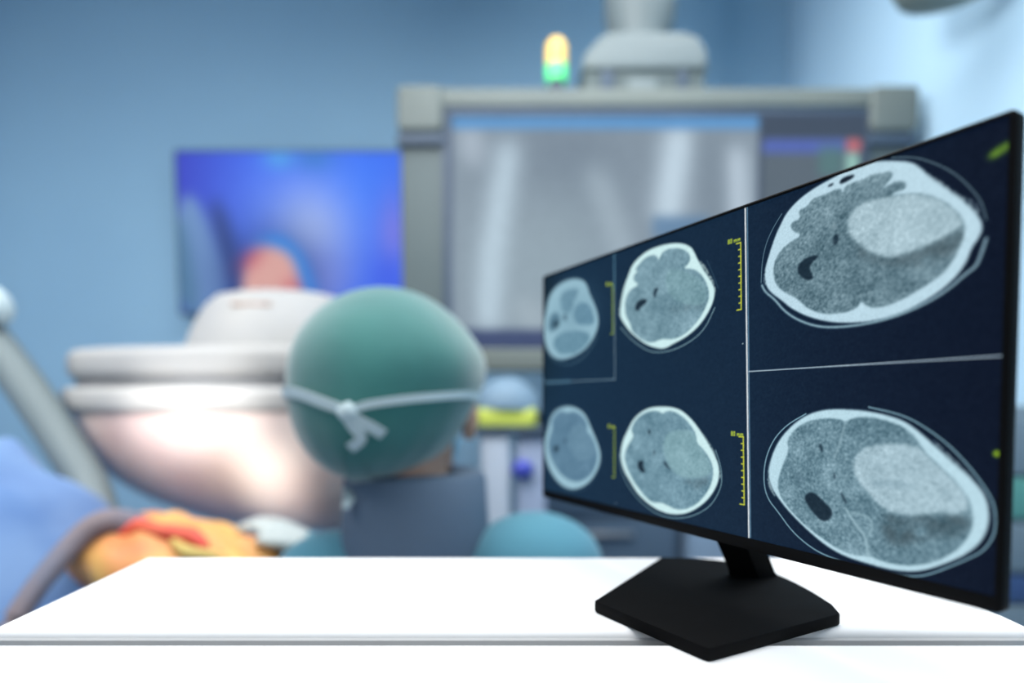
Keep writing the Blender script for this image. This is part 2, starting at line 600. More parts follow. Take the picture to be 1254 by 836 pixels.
def mon_rounded(name, rect, d0, d1, mat, r, bevel, parent):
    """a rounded-corner plate in the monitor's own frame between depths d0 (back) and d1 (front)"""
    bm = bmesh.new()
    f = bm.faces.new([bm.verts.new((x, y, d0)) for x, y in round_outline(*rect, r)])
    e = bmesh.ops.extrude_face_region(bm, geom=[f])
    for v in e['geom']:
        if isinstance(v, bmesh.types.BMVert):
            v.co.z = d1
    bmesh.ops.recalc_face_normals(bm, faces=bm.faces[:])
    es = [k for k in bm.edges if abs(k.verts[0].co.z - k.verts[1].co.z) < 1e-6]
    bmesh.ops.bevel(bm, geom=es, offset=bevel, segments=3, profile=0.5, affect='EDGES')
    bmesh.ops.transform(bm, matrix=MON, verts=bm.verts[:])
    return link_bm(name, bm, mat, parent)


mon_rounded('panel_housing', (x0, x1, z0, z1), -0.0085, -0.0006, M_BLACK2, 0.003, 0.0015, mon)
mon_rounded('back_cover', (x0 + 0.03, x1 - 0.03, z0 + 0.012, z1 - 0.03), -0.020, -0.0087, M_BLACK, 0.012, 0.004, mon)
# bezel: a continuous frame standing slightly proud of the screen
bm = bmesh.new()
outer = round_outline(x0, x1, z0, z1, 0.003)
inner = round_outline(-SW / 2, SW / 2, -SH / 2, SH / 2, 0.0006)
rings = []
for pts, d in ((outer, -0.0006), (outer, 0.0002), ([(a * 0.55 + b * 0.45, c * 0.55 + e * 0.45) for (a, c), (b, e) in zip(outer, inner)], 0.0009),
               (inner, 0.0007), (inner, -0.0006)):
    rings.append([bm.verts.new((a, b, d)) for a, b in pts])
nn = len(outer)
for i in range(len(rings)):
    a, b = rings[i], rings[(i + 1) % len(rings)]
    for k in range(nn):
        bm.faces.new((a[k], a[(k + 1) % nn], b[(k + 1) % nn], b[k]))
bmesh.ops.transform(bm, matrix=MON, verts=bm.verts[:])
link_bm('bezel', bm, M_BLACK2, mon)

# --- base: four-sided plate with a bowed back edge, and the leaning neck
BT_Z = TOP + 0.0085
back_arc = [(p.x, p.y) for p in smooth_path([(0.1335, 0.5140, 0), (0.1640, 0.5110, 0), (0.1900, 0.5005, 0), (0.2075, 0.4820, 0), (0.2170, 0.4600, 0), (0.2222, 0.4290, 0), (0.2232, 0.3990, 0)], 5)] + [(0.2195, 0.3825)]
outline = [(0.0612, 0.4095), (0.0590, 0.4068), (0.0600, 0.4030), (0.1115, 0.3308), (0.1140, 0.3291), (0.1172, 0.3300)] + [(0.2165, 0.3803)] + back_arc[::-1]
extrude('base', outline, TOP, BT_Z, M_BLACK, mon, 0.0012, 2)
foot = [Vector((0.1774, 0.4651, 0)), Vector((0.1962, 0.4548, 0)), Vector((0.2121, 0.4599, 0)), Vector((0.1933, 0.4702, 0))]
bm = bmesh.new()
rows = []
for dz, grow in ((0.0, 0.0014), (0.004, 0.0002), (0.030, 0), (0.066, 0)):
    cen = sum(foot, Vector()) / 4
    rows.append([bm.verts.new(p + (p - cen).normalized() * grow + n0 * (0.58 * dz) + Vector((0, 0, BT_Z + dz - 0.0003))) for p in foot])
for a, b in zip(rows, rows[1:]):
    for k in range(4):
        bm.faces.new((a[k], a[(k + 1) % 4], b[(k + 1) % 4], b[k]))
bm.faces.new(rows[0])
bm.faces.new(rows[-1])
link_bm('neck', bm, M_BLACK, mon)

# --- the picture on the screen: outlines in the screen's own 0..1 coordinates
SCAN = {
  's2_out': [(0.4797,0.9613),(0.5002,0.948),(0.5158,0.9298),(0.5233,0.9082),(0.5313,0.8821),(0.5463,0.8424),(0.561,0.8091),(0.5693,0.7841),(0.5719,0.7609),(0.5677,0.7341),(0.5578,0.7056),(0.5435,0.6775),(0.5245,0.6525),(0.4981,0.6308),(0.4705,0.6173),(0.4466,0.6025),(0.4216,0.6093),(0.393,0.6264),(0.3659,0.6537),(0.3406,0.6848),(0.3203,0.7226),(0.3084,0.749),(0.3111,0.7891),(0.3168,0.835),(0.3282,0.8786),(0.3367,0.9024),(0.345,0.9293),(0.3643,0.9516),(0.3937,0.9691),(0.4244,0.9723),(0.4538,0.9692)],
  's2_in': [(0.4296,0.9298),(0.4394,0.9476),(0.4587,0.9508),(0.4821,0.9424),(0.5026,0.9252),(0.513,0.9007),(0.5096,0.8815),(0.4941,0.8678),(0.5185,0.8591),(0.5358,0.8403),(0.5508,0.8068),(0.558,0.7763),(0.5582,0.7479),(0.5494,0.719),(0.537,0.6905),(0.52,0.6651),(0.498,0.6427),(0.4704,0.6325),(0.4464,0.6379),(0.4365,0.6396),(0.4113,0.6299),(0.3877,0.6402),(0.3631,0.664),(0.3463,0.6904),(0.345,0.7073),(0.3289,0.7442),(0.324,0.7858),(0.3285,0.8182),(0.3426,0.8441),(0.3708,0.8531),(0.3509,0.8745),(0.3536,0.8954),(0.3662,0.9034),(0.3563,0.9122),(0.3672,0.9278),(0.3912,0.9478),(0.4195,0.9462),(0.4277,0.92)],
  's2_line': [(0.3115,0.7074),(0.335,0.6691),(0.3743,0.6228),(0.4115,0.5948),(0.4564,0.5918),(0.4983,0.6069),(0.5332,0.6334),(0.554,0.6639),(0.5719,0.7162)],
  's2_line2': [(0.5523,0.8742),(0.569,0.8177),(0.5793,0.7754)],
  's2_scalp': [(0.5291,0.8858),(0.544,0.8688),(0.5588,0.8296),(0.5712,0.7946),(0.5742,0.7658),(0.5696,0.7448),(0.5719,0.7609),(0.5685,0.7843),(0.5602,0.8094),(0.5463,0.8424)],
  's2_scalp2': [(0.3367,0.9011),(0.3196,0.8611),(0.3081,0.8035),(0.3042,0.7568),(0.3114,0.7381),(0.3111,0.7891),(0.3168,0.835)],
  's2_dark1': [(0.357,0.7773),(0.3652,0.7915),(0.3787,0.7976),(0.3958,0.7916),(0.3921,0.7778),(0.3762,0.7691),(0.3681,0.7548),(0.3599,0.7601)],
  's2_dark2': [(0.4127,0.8198),(0.4192,0.8272),(0.4293,0.821),(0.4229,0.8105),(0.4195,0.7895),(0.4128,0.7945)],
  's2_les': [(0.4496,0.8824),(0.4964,0.8628),(0.5445,0.8145),(0.5573,0.7595),(0.5452,0.7287),(0.5017,0.7458),(0.4647,0.7738),(0.4451,0.8286)],
  's2_oed': [(0.4505,0.7408),(0.5062,0.7446),(0.5575,0.7425),(0.5454,0.7058),(0.5019,0.7221),(0.4603,0.7262)],
  's5_out': [(0.4356,0.3993),(0.4673,0.3976),(0.4908,0.3887),(0.5113,0.3682),(0.5313,0.3394),(0.5486,0.3055),(0.5655,0.2696),(0.5788,0.237),(0.5871,0.2043),(0.5866,0.1646),(0.5769,0.1283),(0.5608,0.0927),(0.5378,0.0602),(0.5116,0.0348),(0.4841,0.0219),(0.4554,0.0185),(0.4253,0.0258),(0.3965,0.0441),(0.3691,0.0705),(0.3464,0.1094),(0.326,0.1465),(0.3151,0.1861),(0.3149,0.2276),(0.3224,0.2698),(0.3368,0.3051),(0.3481,0.3363),(0.3648,0.3637),(0.3865,0.384),(0.4075,0.3953)],
  's5_in': [(0.4412,0.3723),(0.4578,0.3852),(0.4792,0.3794),(0.5001,0.3618),(0.5182,0.3357),(0.5315,0.307),(0.5331,0.2777),(0.5469,0.2617),(0.5617,0.2375),(0.5722,0.2075),(0.5733,0.1734),(0.5666,0.1375),(0.5524,0.1023),(0.5334,0.0709),(0.507,0.0468),(0.4817,0.0397),(0.4601,0.0481),(0.4403,0.0536),(0.4175,0.0464),(0.3964,0.0605),(0.3718,0.0912),(0.3549,0.1179),(0.3376,0.1554),(0.3269,0.1913),(0.3285,0.2224),(0.3428,0.2582),(0.3579,0.2865),(0.3483,0.3059),(0.3538,0.3298),(0.3676,0.3538),(0.3892,0.3755),(0.4179,0.3851),(0.4382,0.3785)],
  's5_line': [(0.3114,0.2133),(0.314,0.1652),(0.3231,0.1253),(0.3494,0.0761),(0.383,0.0373),(0.4203,0.0115),(0.4604,0.0042),(0.5027,0.0152),(0.5422,0.0438),(0.5712,0.081),(0.5889,0.1311),(0.5937,0.166),(0.5902,0.2105),(0.5778,0.2596)],
  's5_scalp': [(0.5443,0.3168),(0.5613,0.2864),(0.5758,0.2537),(0.5871,0.2043),(0.5924,0.177),(0.5874,0.1647),(0.5871,0.2043),(0.5788,0.237),(0.5655,0.2696),(0.5486,0.3055)],
  's5_scalp2': [(0.3397,0.3087),(0.3224,0.2698),(0.3126,0.2273),(0.3115,0.1925),(0.3151,0.1861),(0.3149,0.2276),(0.3224,0.2698),(0.3368,0.3051)],
  's5_dark1': [(0.3685,0.1875),(0.3794,0.1971),(0.3902,0.1941),(0.385,0.1768),(0.3958,0.1557),(0.3851,0.1491),(0.3714,0.1646)],
  's5_dark2': [(0.4168,0.2387),(0.4209,0.2418),(0.422,0.2246),(0.4179,0.2209)],
  's5_dark3': [(0.4453,0.2044),(0.4517,0.2047),(0.4591,0.189),(0.4698,0.1733),(0.4592,0.1796),(0.4493,0.1905)],
  's5_dark4': [(0.4002,0.3161),(0.408,0.3134),(0.4082,0.294),(0.4018,0.2967)],
  's5_les': [(0.4511,0.2944),(0.4679,0.3131),(0.4959,0.3193),(0.5271,0.3185),(0.5361,0.2781),(0.5575,0.2398),(0.5702,0.2014),(0.5663,0.1778),(0.5413,0.1613),(0.5062,0.1544),(0.4831,0.1622),(0.464,0.1835),(0.4492,0.2188),(0.444,0.256)],
  's5_oed': [(0.5017,0.1475),(0.5413,0.1584),(0.5684,0.1724),(0.5625,0.1366),(0.533,0.1242),(0.5064,0.1242)],
  's1_out': [(0.1465,0.9507),(0.1744,0.9333),(0.19,0.9054),(0.1977,0.8706),(0.2129,0.834),(0.2278,0.7901),(0.2338,0.7489),(0.2281,0.7101),(0.2059,0.6657),(0.1752,0.6334),(0.1349,0.6136),(0.0839,0.605),(0.048,0.6181),(0.0201,0.6488),(0.0029,0.6943),(-0.0048,0.7461),(-0.0029,0.7917),(0.0087,0.8529),(0.02,0.9043),(0.0478,0.9408),(0.0834,0.956),(0.1176,0.9577)],
  's1_in1': [(0.1304,0.8097),(0.1467,0.8351),(0.1683,0.8444),(0.1978,0.8259),(0.2168,0.7687),(0.2147,0.7369),(0.1749,0.7436),(0.1428,0.7562)],
  's1_in2': [(0.0182,0.7871),(0.034,0.8241),(0.0569,0.8276),(0.0748,0.8057),(0.0749,0.7618),(0.0387,0.7397),(0.0219,0.7501)],
  's1_in3': [(0.0388,0.675),(0.0479,0.7094),(0.0837,0.7338),(0.151,0.7268),(0.2058,0.7047),(0.1922,0.6598),(0.1448,0.6267),(0.1098,0.6297),(0.075,0.6299)],
  's1_in4': [(0.0747,0.8976),(0.1008,0.916),(0.1506,0.9077),(0.1547,0.8914),(0.1344,0.8552),(0.1221,0.8075),(0.0836,0.8211),(0.0747,0.8626)],
  's1_dark': [(0.0387,0.7738),(0.0497,0.7893),(0.0659,0.784),(0.066,0.7637),(0.0479,0.7585)],
  's1_dark2': [(0.088,0.807),(0.1009,0.8083),(0.1027,0.782),(0.0923,0.7799)],
  's1_line': [(0.0201,0.6415),(0.048,0.602),(0.0926,0.5831),(0.1309,0.5825),(0.1752,0.6044),(0.2097,0.6489),(0.2282,0.6861)],
  's4_out': [(0.1015,0.4005),(0.1395,0.3955),(0.1719,0.3773),(0.1915,0.3487),(0.2032,0.3162),(0.2222,0.2725),(0.2371,0.2334),(0.2445,0.194),(0.2388,0.1527),(0.219,0.1043),(0.1923,0.0658),(0.1526,0.0358),(0.115,0.0273),(0.0757,0.0408),(0.0391,0.0788),(0.0155,0.1253),(0.001,0.179),(0.0029,0.2444),(0.0202,0.3011),(0.0296,0.3474),(0.0573,0.3842)],
  's4_in': [(0.1102,0.3658),(0.1313,0.3783),(0.1639,0.3646),(0.1838,0.3401),(0.1932,0.3156),(0.1894,0.2905),(0.2071,0.2753),(0.226,0.2322),(0.2321,0.1922),(0.2263,0.1507),(0.2076,0.1104),(0.1766,0.0793),(0.1443,0.0658),(0.1107,0.0703),(0.0756,0.0901),(0.0391,0.1382),(0.0202,0.1907),(0.0221,0.2461),(0.0408,0.2933),(0.0343,0.3247),(0.0528,0.3616),(0.0841,0.3801)],
  's4_les': [(0.1146,0.2807),(0.1438,0.3213),(0.1838,0.3193),(0.1995,0.2788),(0.226,0.2322),(0.2224,0.1909),(0.1843,0.1647),(0.1441,0.1672),(0.1147,0.2197)],
  's4_dark1': [(0.0437,0.1981),(0.0529,0.2146),(0.0683,0.2163),(0.0683,0.1966),(0.0529,0.1856)],
  's4_dark2': [(0.0931,0.2438),(0.0983,0.2531),(0.1035,0.2448),(0.0983,0.2311)],
  's4_line': [(0.0757,0.0274),(0.1193,0.0178),(0.1688,0.031),(0.2077,0.069),(0.2338,0.1194),(0.2504,0.1707),(0.2516,0.219)],
  's3_out': [(0.8709,0.9903),(0.8944,0.9732),(0.9059,0.9537),(0.9172,0.9258),(0.9362,0.8888),(0.9545,0.8533),(0.9671,0.8242),(0.9746,0.8007),(0.9768,0.7799),(0.9728,0.7619),(0.9658,0.745),(0.9614,0.7166),(0.9493,0.6852),(0.9316,0.6596),(0.9102,0.639),(0.8876,0.6228),(0.8574,0.6129),(0.8217,0.6136),(0.7866,0.6236),(0.7526,0.6456),(0.7244,0.6749),(0.7075,0.7023),(0.6857,0.7319),(0.6767,0.7584),(0.6754,0.7962),(0.6804,0.8282),(0.6908,0.8777),(0.7031,0.9185),(0.7133,0.9463),(0.7333,0.9714),(0.7564,0.9871),(0.7822,0.9969),(0.8067,1.003),(0.8334,1.004),(0.8525,1.001)],
  's3_in': [(0.8039,0.9485),(0.8071,0.9675),(0.8206,0.9686),(0.8338,0.9696),(0.8465,0.9734),(0.859,0.9687),(0.8712,0.9658),(0.8729,0.9521),(0.864,0.9379),(0.8565,0.9281),(0.8686,0.9352),(0.8775,0.9384),(0.8893,0.9288),(0.8895,0.9124),(0.8778,0.9135),(0.869,0.9084),(0.8897,0.9026),(0.9123,0.8891),(0.934,0.8616),(0.9498,0.8304),(0.9582,0.7985),(0.9581,0.7734),(0.9511,0.7408),(0.9413,0.7085),(0.9259,0.6877),(0.9042,0.6677),(0.8813,0.6494),(0.8571,0.6416),(0.841,0.6514),(0.8343,0.6678),(0.8279,0.6489),(0.8076,0.6419),(0.779,0.6457),(0.7523,0.6679),(0.7363,0.6977),(0.7157,0.7198),(0.6964,0.7488),(0.6904,0.7909),(0.6956,0.8291),(0.7142,0.8579),(0.7422,0.8715),(0.7241,0.8893),(0.7198,0.9139),(0.7386,0.9177),(0.7336,0.9425),(0.7492,0.944),(0.7567,0.962),(0.7753,0.9612),(0.7897,0.9654),(0.8009,0.9651)],
  's3_hole1': [(0.7983,0.9815),(0.8034,0.9904),(0.8204,0.9891),(0.8205,0.9815),(0.807,0.9753),(0.8001,0.9757)],
  's3_hole2': [(0.7805,0.9827),(0.7895,0.9854),(0.7902,0.9802),(0.7824,0.9774)],
  's3_les': [(0.8118,0.8674),(0.8149,0.8925),(0.828,0.9092),(0.8536,0.91),(0.875,0.904),(0.8954,0.8994),(0.915,0.8876),(0.9367,0.8577),(0.9524,0.8215),(0.9565,0.7993),(0.9428,0.7852),(0.9273,0.7765),(0.9029,0.7654),(0.8828,0.7597),(0.8648,0.7627),(0.8458,0.7827),(0.8292,0.8097),(0.8138,0.8398)],
  's3_oed': [(0.8225,0.8154),(0.8426,0.7811),(0.8648,0.7582),(0.9029,0.7627),(0.93,0.7753),(0.9565,0.7943),(0.957,0.7638),(0.9461,0.7377),(0.92,0.7267),(0.8861,0.7336),(0.8493,0.7584),(0.8228,0.7918)],
  's3_dark1': [(0.7333,0.7824),(0.7391,0.7995),(0.7546,0.8095),(0.7716,0.8047),(0.7586,0.7923),(0.753,0.7754),(0.7629,0.7468),(0.7515,0.743),(0.7376,0.7616)],
  's3_dark2': [(0.7895,0.8355),(0.7939,0.8517),(0.7999,0.846),(0.7984,0.8256),(0.7932,0.8187)],
  's3_glow': [(0.7889,0.8812),(0.7943,0.8787),(0.7963,0.8597),(0.7891,0.866)],
  's3_line': [(0.67,0.7571),(0.6769,0.7345),(0.6947,0.7092),(0.7121,0.6714),(0.7369,0.6395),(0.772,0.613),(0.8115,0.6062),(0.8512,0.6085),(0.8876,0.6201),(0.9211,0.6414),(0.9445,0.6661),(0.9593,0.6895),(0.9713,0.7029),(0.9757,0.7261),(0.9806,0.7585)],
  's3_line2': [(0.8708,0.9975),(0.9,0.9804),(0.9276,0.9455),(0.9487,0.9096),(0.9665,0.8643),(0.9753,0.8348),(0.98,0.7981)],
  's3_line3': [(0.6685,0.7644),(0.6693,0.8188),(0.6755,0.8707),(0.6882,0.9122),(0.7049,0.9472)],
  's3_scalp': [(0.9017,0.959),(0.9116,0.937),(0.9281,0.9115),(0.9414,0.8833),(0.9544,0.8584),(0.9668,0.8442),(0.9731,0.8212),(0.9722,0.8018),(0.9545,0.8482),(0.9363,0.8836),(0.9173,0.9205)],
  's3_scalp2': [(0.7031,0.9251),(0.6887,0.8652),(0.6783,0.8155),(0.672,0.7769),(0.6768,0.7481),(0.6853,0.7725),(0.6847,0.8333),(0.6972,0.8749)],
  's6_out': [(0.7965,0.3947),(0.8367,0.3925),(0.8667,0.3835),(0.8949,0.368),(0.9153,0.3403),(0.9348,0.3075),(0.9535,0.2761),(0.9715,0.249),(0.986,0.2164),(0.992,0.1827),(0.992,0.1474),(0.9848,0.1094),(0.971,0.0801),(0.9566,0.0589),(0.9324,0.0297),(0.9098,0.0113),(0.8788,0.0041),(0.8492,0.007),(0.8176,0.0116),(0.7881,0.0293),(0.7566,0.0632),(0.7279,0.1006),(0.7079,0.1346),(0.6949,0.1634),(0.6868,0.2021),(0.6939,0.2595),(0.7085,0.3087),(0.73,0.3492),(0.753,0.3769),(0.7752,0.39)],
  's6_in': [(0.8142,0.3595),(0.8253,0.372),(0.8483,0.3762),(0.8741,0.3671),(0.8952,0.3518),(0.9088,0.3302),(0.9197,0.2994),(0.9256,0.2875),(0.9416,0.2618),(0.9601,0.2286),(0.9722,0.1952),(0.9762,0.1603),(0.9733,0.1232),(0.9621,0.0888),(0.9445,0.057),(0.9227,0.0351),(0.8996,0.0219),(0.8714,0.0199),(0.8527,0.0273),(0.8335,0.0195),(0.8092,0.0264),(0.7835,0.0461),(0.7565,0.0708),(0.7327,0.102),(0.7128,0.1358),(0.7049,0.1736),(0.7119,0.2225),(0.7251,0.2753),(0.7209,0.3021),(0.7326,0.334),(0.7532,0.3596),(0.7841,0.3705),(0.8092,0.3678)],
  's6_les': [(0.8268,0.2492),(0.8323,0.2816),(0.8492,0.3044),(0.8748,0.3119),(0.8991,0.3131),(0.919,0.3025),(0.9289,0.2817),(0.9479,0.2506),(0.9661,0.2178),(0.9724,0.1832),(0.9611,0.1648),(0.9369,0.1609),(0.9113,0.1471),(0.8911,0.1411),(0.866,0.154),(0.8546,0.1784),(0.8351,0.2087)],
  's6_streak': [(0.8504,0.2153),(0.8759,0.2238),(0.9071,0.2171),(0.9105,0.2082),(0.8832,0.2087),(0.8543,0.2023)],
  's6_oed': [(0.8698,0.1415),(0.8912,0.1345),(0.9243,0.1509),(0.9611,0.1587),(0.9755,0.169),(0.9703,0.1283),(0.9438,0.1067),(0.9121,0.089),(0.8921,0.0619),(0.8706,0.0808)],
  's6_oed2': [(0.9245,0.1382),(0.9493,0.1521),(0.9643,0.1445),(0.9558,0.1172),(0.9313,0.1086)],
  's6_dark1': [(0.7519,0.1495),(0.76,0.1666),(0.7712,0.1655),(0.7845,0.1465),(0.7997,0.1249),(0.7958,0.1019),(0.783,0.0905),(0.7673,0.112),(0.7581,0.132)],
  's6_dark2': [(0.7745,0.2999),(0.7788,0.3019),(0.7825,0.2824),(0.7791,0.2768)],
  's6_dark3': [(0.7989,0.2287),(0.8019,0.2235),(0.8021,0.2076),(0.7996,0.21)],
  's6_dark4': [(0.8095,0.1782),(0.8124,0.1767),(0.8208,0.1502),(0.8167,0.1513)],
  's6_falx1': [(0.8154,0.361),(0.8098,0.3215),(0.806,0.2961),(0.8001,0.2665)],
  's6_falx2': [(0.8181,0.1373),(0.8346,0.0962),(0.8484,0.0729),(0.8509,0.0265)],
  's6_falx3': [(0.8263,0.129),(0.8515,0.1259),(0.8581,0.1038),(0.8503,0.0735)],
  's6_line': [(0.848,0.3995),(0.8948,0.381),(0.928,0.3444),(0.9531,0.3066),(0.977,0.256),(0.9944,0.2067),(0.9984,0.1728),(0.9982,0.1319),(0.9878,0.0927),(0.9712,0.068),(0.9508,0.0409),(0.9262,0.011),(0.9066,-0.0006),(0.886,-0.0021),(0.8417,-0.0053),(0.797,-0.0005),(0.7662,0.0134),(0.7333,0.0476),(0.7083,0.0949),(0.6875,0.1294),(0.6792,0.1762),(0.6812,0.2415),(0.696,0.3036),(0.7204,0.3487),(0.753,0.3806)],
  's6_scalp': [(0.9266,0.3317),(0.9472,0.2967),(0.9655,0.2629),(0.983,0.2305),(0.9904,0.1999),(0.9926,0.177),(0.986,0.2164),(0.9715,0.249),(0.9535,0.2761),(0.9348,0.3075)],
  's6_scalp2': [(0.6939,0.2595),(0.6876,0.2183),(0.686,0.1776),(0.6951,0.1474),(0.7054,0.1339),(0.6949,0.1634),(0.6878,0.2022)],
  'wline': [(0.6346,1.004),(0.6435,0.5061),(0.6522,0.0021)],
  'wline2': [(0.6388,1.002),(0.6468,0.5058),(0.6555,0.0033)],
  'hline': [(0.6468,0.5058),(0.8555,0.5069),(0.9996,0.5077)],
  'lv': [(0.2877,1.005),(0.2927,0.5041)],
  'lh': [(0.002,0.5094),(0.2927,0.5057)],
  'r1': [(0.284,0.88),(0.2862,0.6874)],
  'r4': [(0.2933,0.3137),(0.2941,0.1163)],
  'r2': [(0.6264,0.8999),(0.6295,0.6964)],
  'r5': [(0.6376,0.3072),(0.6417,0.0994)],
  't1': [(0.2609,0.8892),(0.2811,0.8909)],
  't4': [(0.2705,0.3199),(0.2935,0.3212)],
  't2': [(0.6004,0.9134),(0.6254,0.9126)],
  't5': [(0.6129,0.3165),(0.637,0.3159)],
  'lab3': [(0.9822,0.9343),(1.001,0.9335)],
  'lab6': [(0.9986,0.3075)],
  'dots': [(0.2991,0.0141),(0.2908,0.6171),(0.6335,0.5914)],
}

K = Canvas(1000, 563, (16, 38, 60))
K.put(np.clip(1 - K.u / 0.62, 0, 1), (22, 52, 76), 0.75)
K.put(np.clip((K.u - 0.62) / 0.38, 0, 1), (5, 15, 34), 0.9)
K.put(K.gauss(0.0, 0.85, 0.05, 0.25), (13, 30, 40), 0.7)
rng = np.random.default_rng(7)
G1 = blur(rng.standard_normal((K.h, K.w)), 1)
G1 /= G1.std()
G2 = blur(rng.standard_normal((K.h, K.w)), 5)
G2 /= G2.std()
G3 = blur(rng.standard_normal((K.h, K.w)), 14)
G3 /= G3.std()


def scan(key, skull, brain, lesion, soft, amp, les_a=0.8, oed=(0.55, 0.5)):
    out = K.poly_mask(SCAN[key + '_out'], soft)
    tissue = np.asarray(brain, float)
    K.put(blur(out, 3 + soft), (6, 22, 40), 0.8)
    for k in ('_scalp', '_scalp2'):
        if key + k in SCAN:
            K.put(K.poly_mask(SCAN[key + k], 1) * np.clip(0.75 + 0.3 * G1, 0, 1), tuple(0.75 * c for c in skull), 0.9)
    K.put(out, skull)
    m = K.poly_mask(SCAN[key + '_in'], soft, 1)
    tex = (amp * G1 + 0.6 * amp * G2 + 0.9 * amp * G3)[..., None]
    k = m[..., None]
    K.img = K.img * (1 - k) + np.clip(tissue + tex, 20, 255) * k
    if key + '_oed' in SCAN:
        K.put(K.poly_mask(SCAN[key + '_oed'], 5) * m * np.clip(0.8 + 0.3 * G2, 0, 1), tuple(c * oed[0] for c in brain), oed[1])
    if key + '_oed2' in SCAN:
        K.put(K.poly_mask(SCAN[key + '_oed2'], 6) * m, tuple(c * 0.4 for c in brain), 0.45)
    lm = K.poly_mask(SCAN[key + '_les'], max(2, soft)) * m * les_a
    k = lm[..., None]
    K.img = K.img * (1 - k) + (np.asarray(lesion, float) + 0.55 * tex) * k
    for i in range(1, 6):
        if key + '_dark%d' % i in SCAN:
            K.put(K.poly_mask(SCAN[key + '_dark%d' % i], max(1, soft)), (18, 36, 50), 0.92 if i == 1 else 0.75)


scan('s2', (206, 238, 240), (116, 150, 164), (126, 164, 172), 1, 6, 0.6, (0.75, 0.45))
scan('s5', (206, 238, 241), (112, 148, 164), (134, 172, 180), 1, 6, 0.75, (0.65, 0.6))
scan('s4', (156, 194, 210), (92, 128, 152), (108, 144, 166), 2, 3, 0.7)
scan('s3', (188, 218, 232), (106, 134, 146), (168, 195, 206), 1, 8, 0.97, (0.62, 0.7))
scan('s6', (186, 219, 232), (104, 136, 150), (168, 196, 208), 1, 8, 0.97, (0.55, 0.7))
# the top left slice cuts the skull base: bone everywhere, soft tissue in pockets
K.put(blur(K.poly_mask(SCAN['s1_out'], 2), 4), (6, 22, 40), 0.8)
K.put(K.poly_mask(SCAN['s1_out'], 2), (150, 188, 204))
for k, c, a in (('s1_in1', (98, 138, 160), 1), ('s1_in2', (80, 116, 136), 0.9), ('s1_in3', (104, 144, 164), 1), ('s1_in4', (100, 138, 158), 0.85)):
    mm = K.poly_mask(SCAN[k], 2) * a
    K.img = K.img * (1 - mm[..., None]) + (np.asarray(c, float) + 6 * G1[..., None]) * mm[..., None]
K.put(K.gauss(0.13, 0.80, 0.06, 0.07), (105, 144, 164), 0.45)
K.put(K.poly_mask(SCAN['s1_dark'], 4), (20, 40, 54), 0.9)
K.put(K.poly_mask(SCAN['s1_dark2'], 3), (34, 60, 78), 0.8)
# scalp outlines, midline folds, air cells
for k, w, a, c in (('s2_line', 1.3, .85, (170, 212, 222)), ('s2_line2', 1.0, .4, (120, 160, 175)), ('s5_line', 1.3, .8, (160, 205, 216)),
                   ('s1_line', 1.6, .6, (130, 172, 190)), ('s4_line', 1.2, .35, (110, 150, 170)), ('s3_line', 3.0, .95, (168, 204, 216)),
                   ('s3_line2', 1.8, .6, (130, 160, 170)), ('s3_line3', 1.4, .75, (120, 155, 170)), ('s6_line', 2.0, .85, (140, 182, 198)),
                   ('s6_falx1', 2.4, .8, (150, 180, 192)), ('s6_falx2', 3.4, .9, (156, 188, 200)), ('s6_falx3', 3.0, .8, (150, 182, 194))):
    K.put(K.line_mask(SCAN[k], w, 1 if w > 2.2 else 0), c, a)
for k in ('s3_hole1', 's3_hole2'):
    K.put(K.poly_mask(SCAN[k], 1), (10, 22, 36), 0.97)
K.put(K.poly_mask(SCAN['s3_glow'], 3), (165, 188, 198), 0.6)
K.put(K.poly_mask(SCAN['s6_streak'], 4), (120, 150, 164), 0.6)
K.put(K.gauss(0.745, 0.20, 0.006, 0.012), (90, 120, 135), 0.5)
# the photograph's left scans lie softer: a slow blur towards the screen's left edge
soft_img = np.stack([blur(K.img[..., c], 3) for c in range(3)], -1)
kk = np.clip((0.17 - K.u) / 0.15, 0, 1)[..., None]
K.img = K.img * (1 - kk) + soft_img * kk
# frame lines
K.put(K.line_mask(SCAN['wline'], 2.6, 0), (232, 240, 244), 1)
K.put(K.line_mask(SCAN['wline2'], 1.8, 0), (112, 158, 186), 0.8)
K.put(K.line_mask(SCAN['hline'], 1.5, 0), (190, 212, 226), 0.95)
K.put(K.line_mask(SCAN['lv'], 1.6, 0), (170, 200, 214), 0.8)
K.put(K.line_mask([SCAN['lv'][0], (0.2895, 0.86)], 5, 1), (74, 122, 146), 0.7)
K.put(K.line_mask(SCAN['lh'], 1.4, 0), (160, 192, 208), 0.85)
K.put(K.line_mask([SCAN['lh'][0], (0.12, 0.508)], 7, 2), (86, 128, 152), 0.7)
for du, dv in SCAN['dots']:
    K.put(K.line_mask([(du, dv), (du + 0.0005, dv)], 2.0), (190, 215, 225), 0.9)
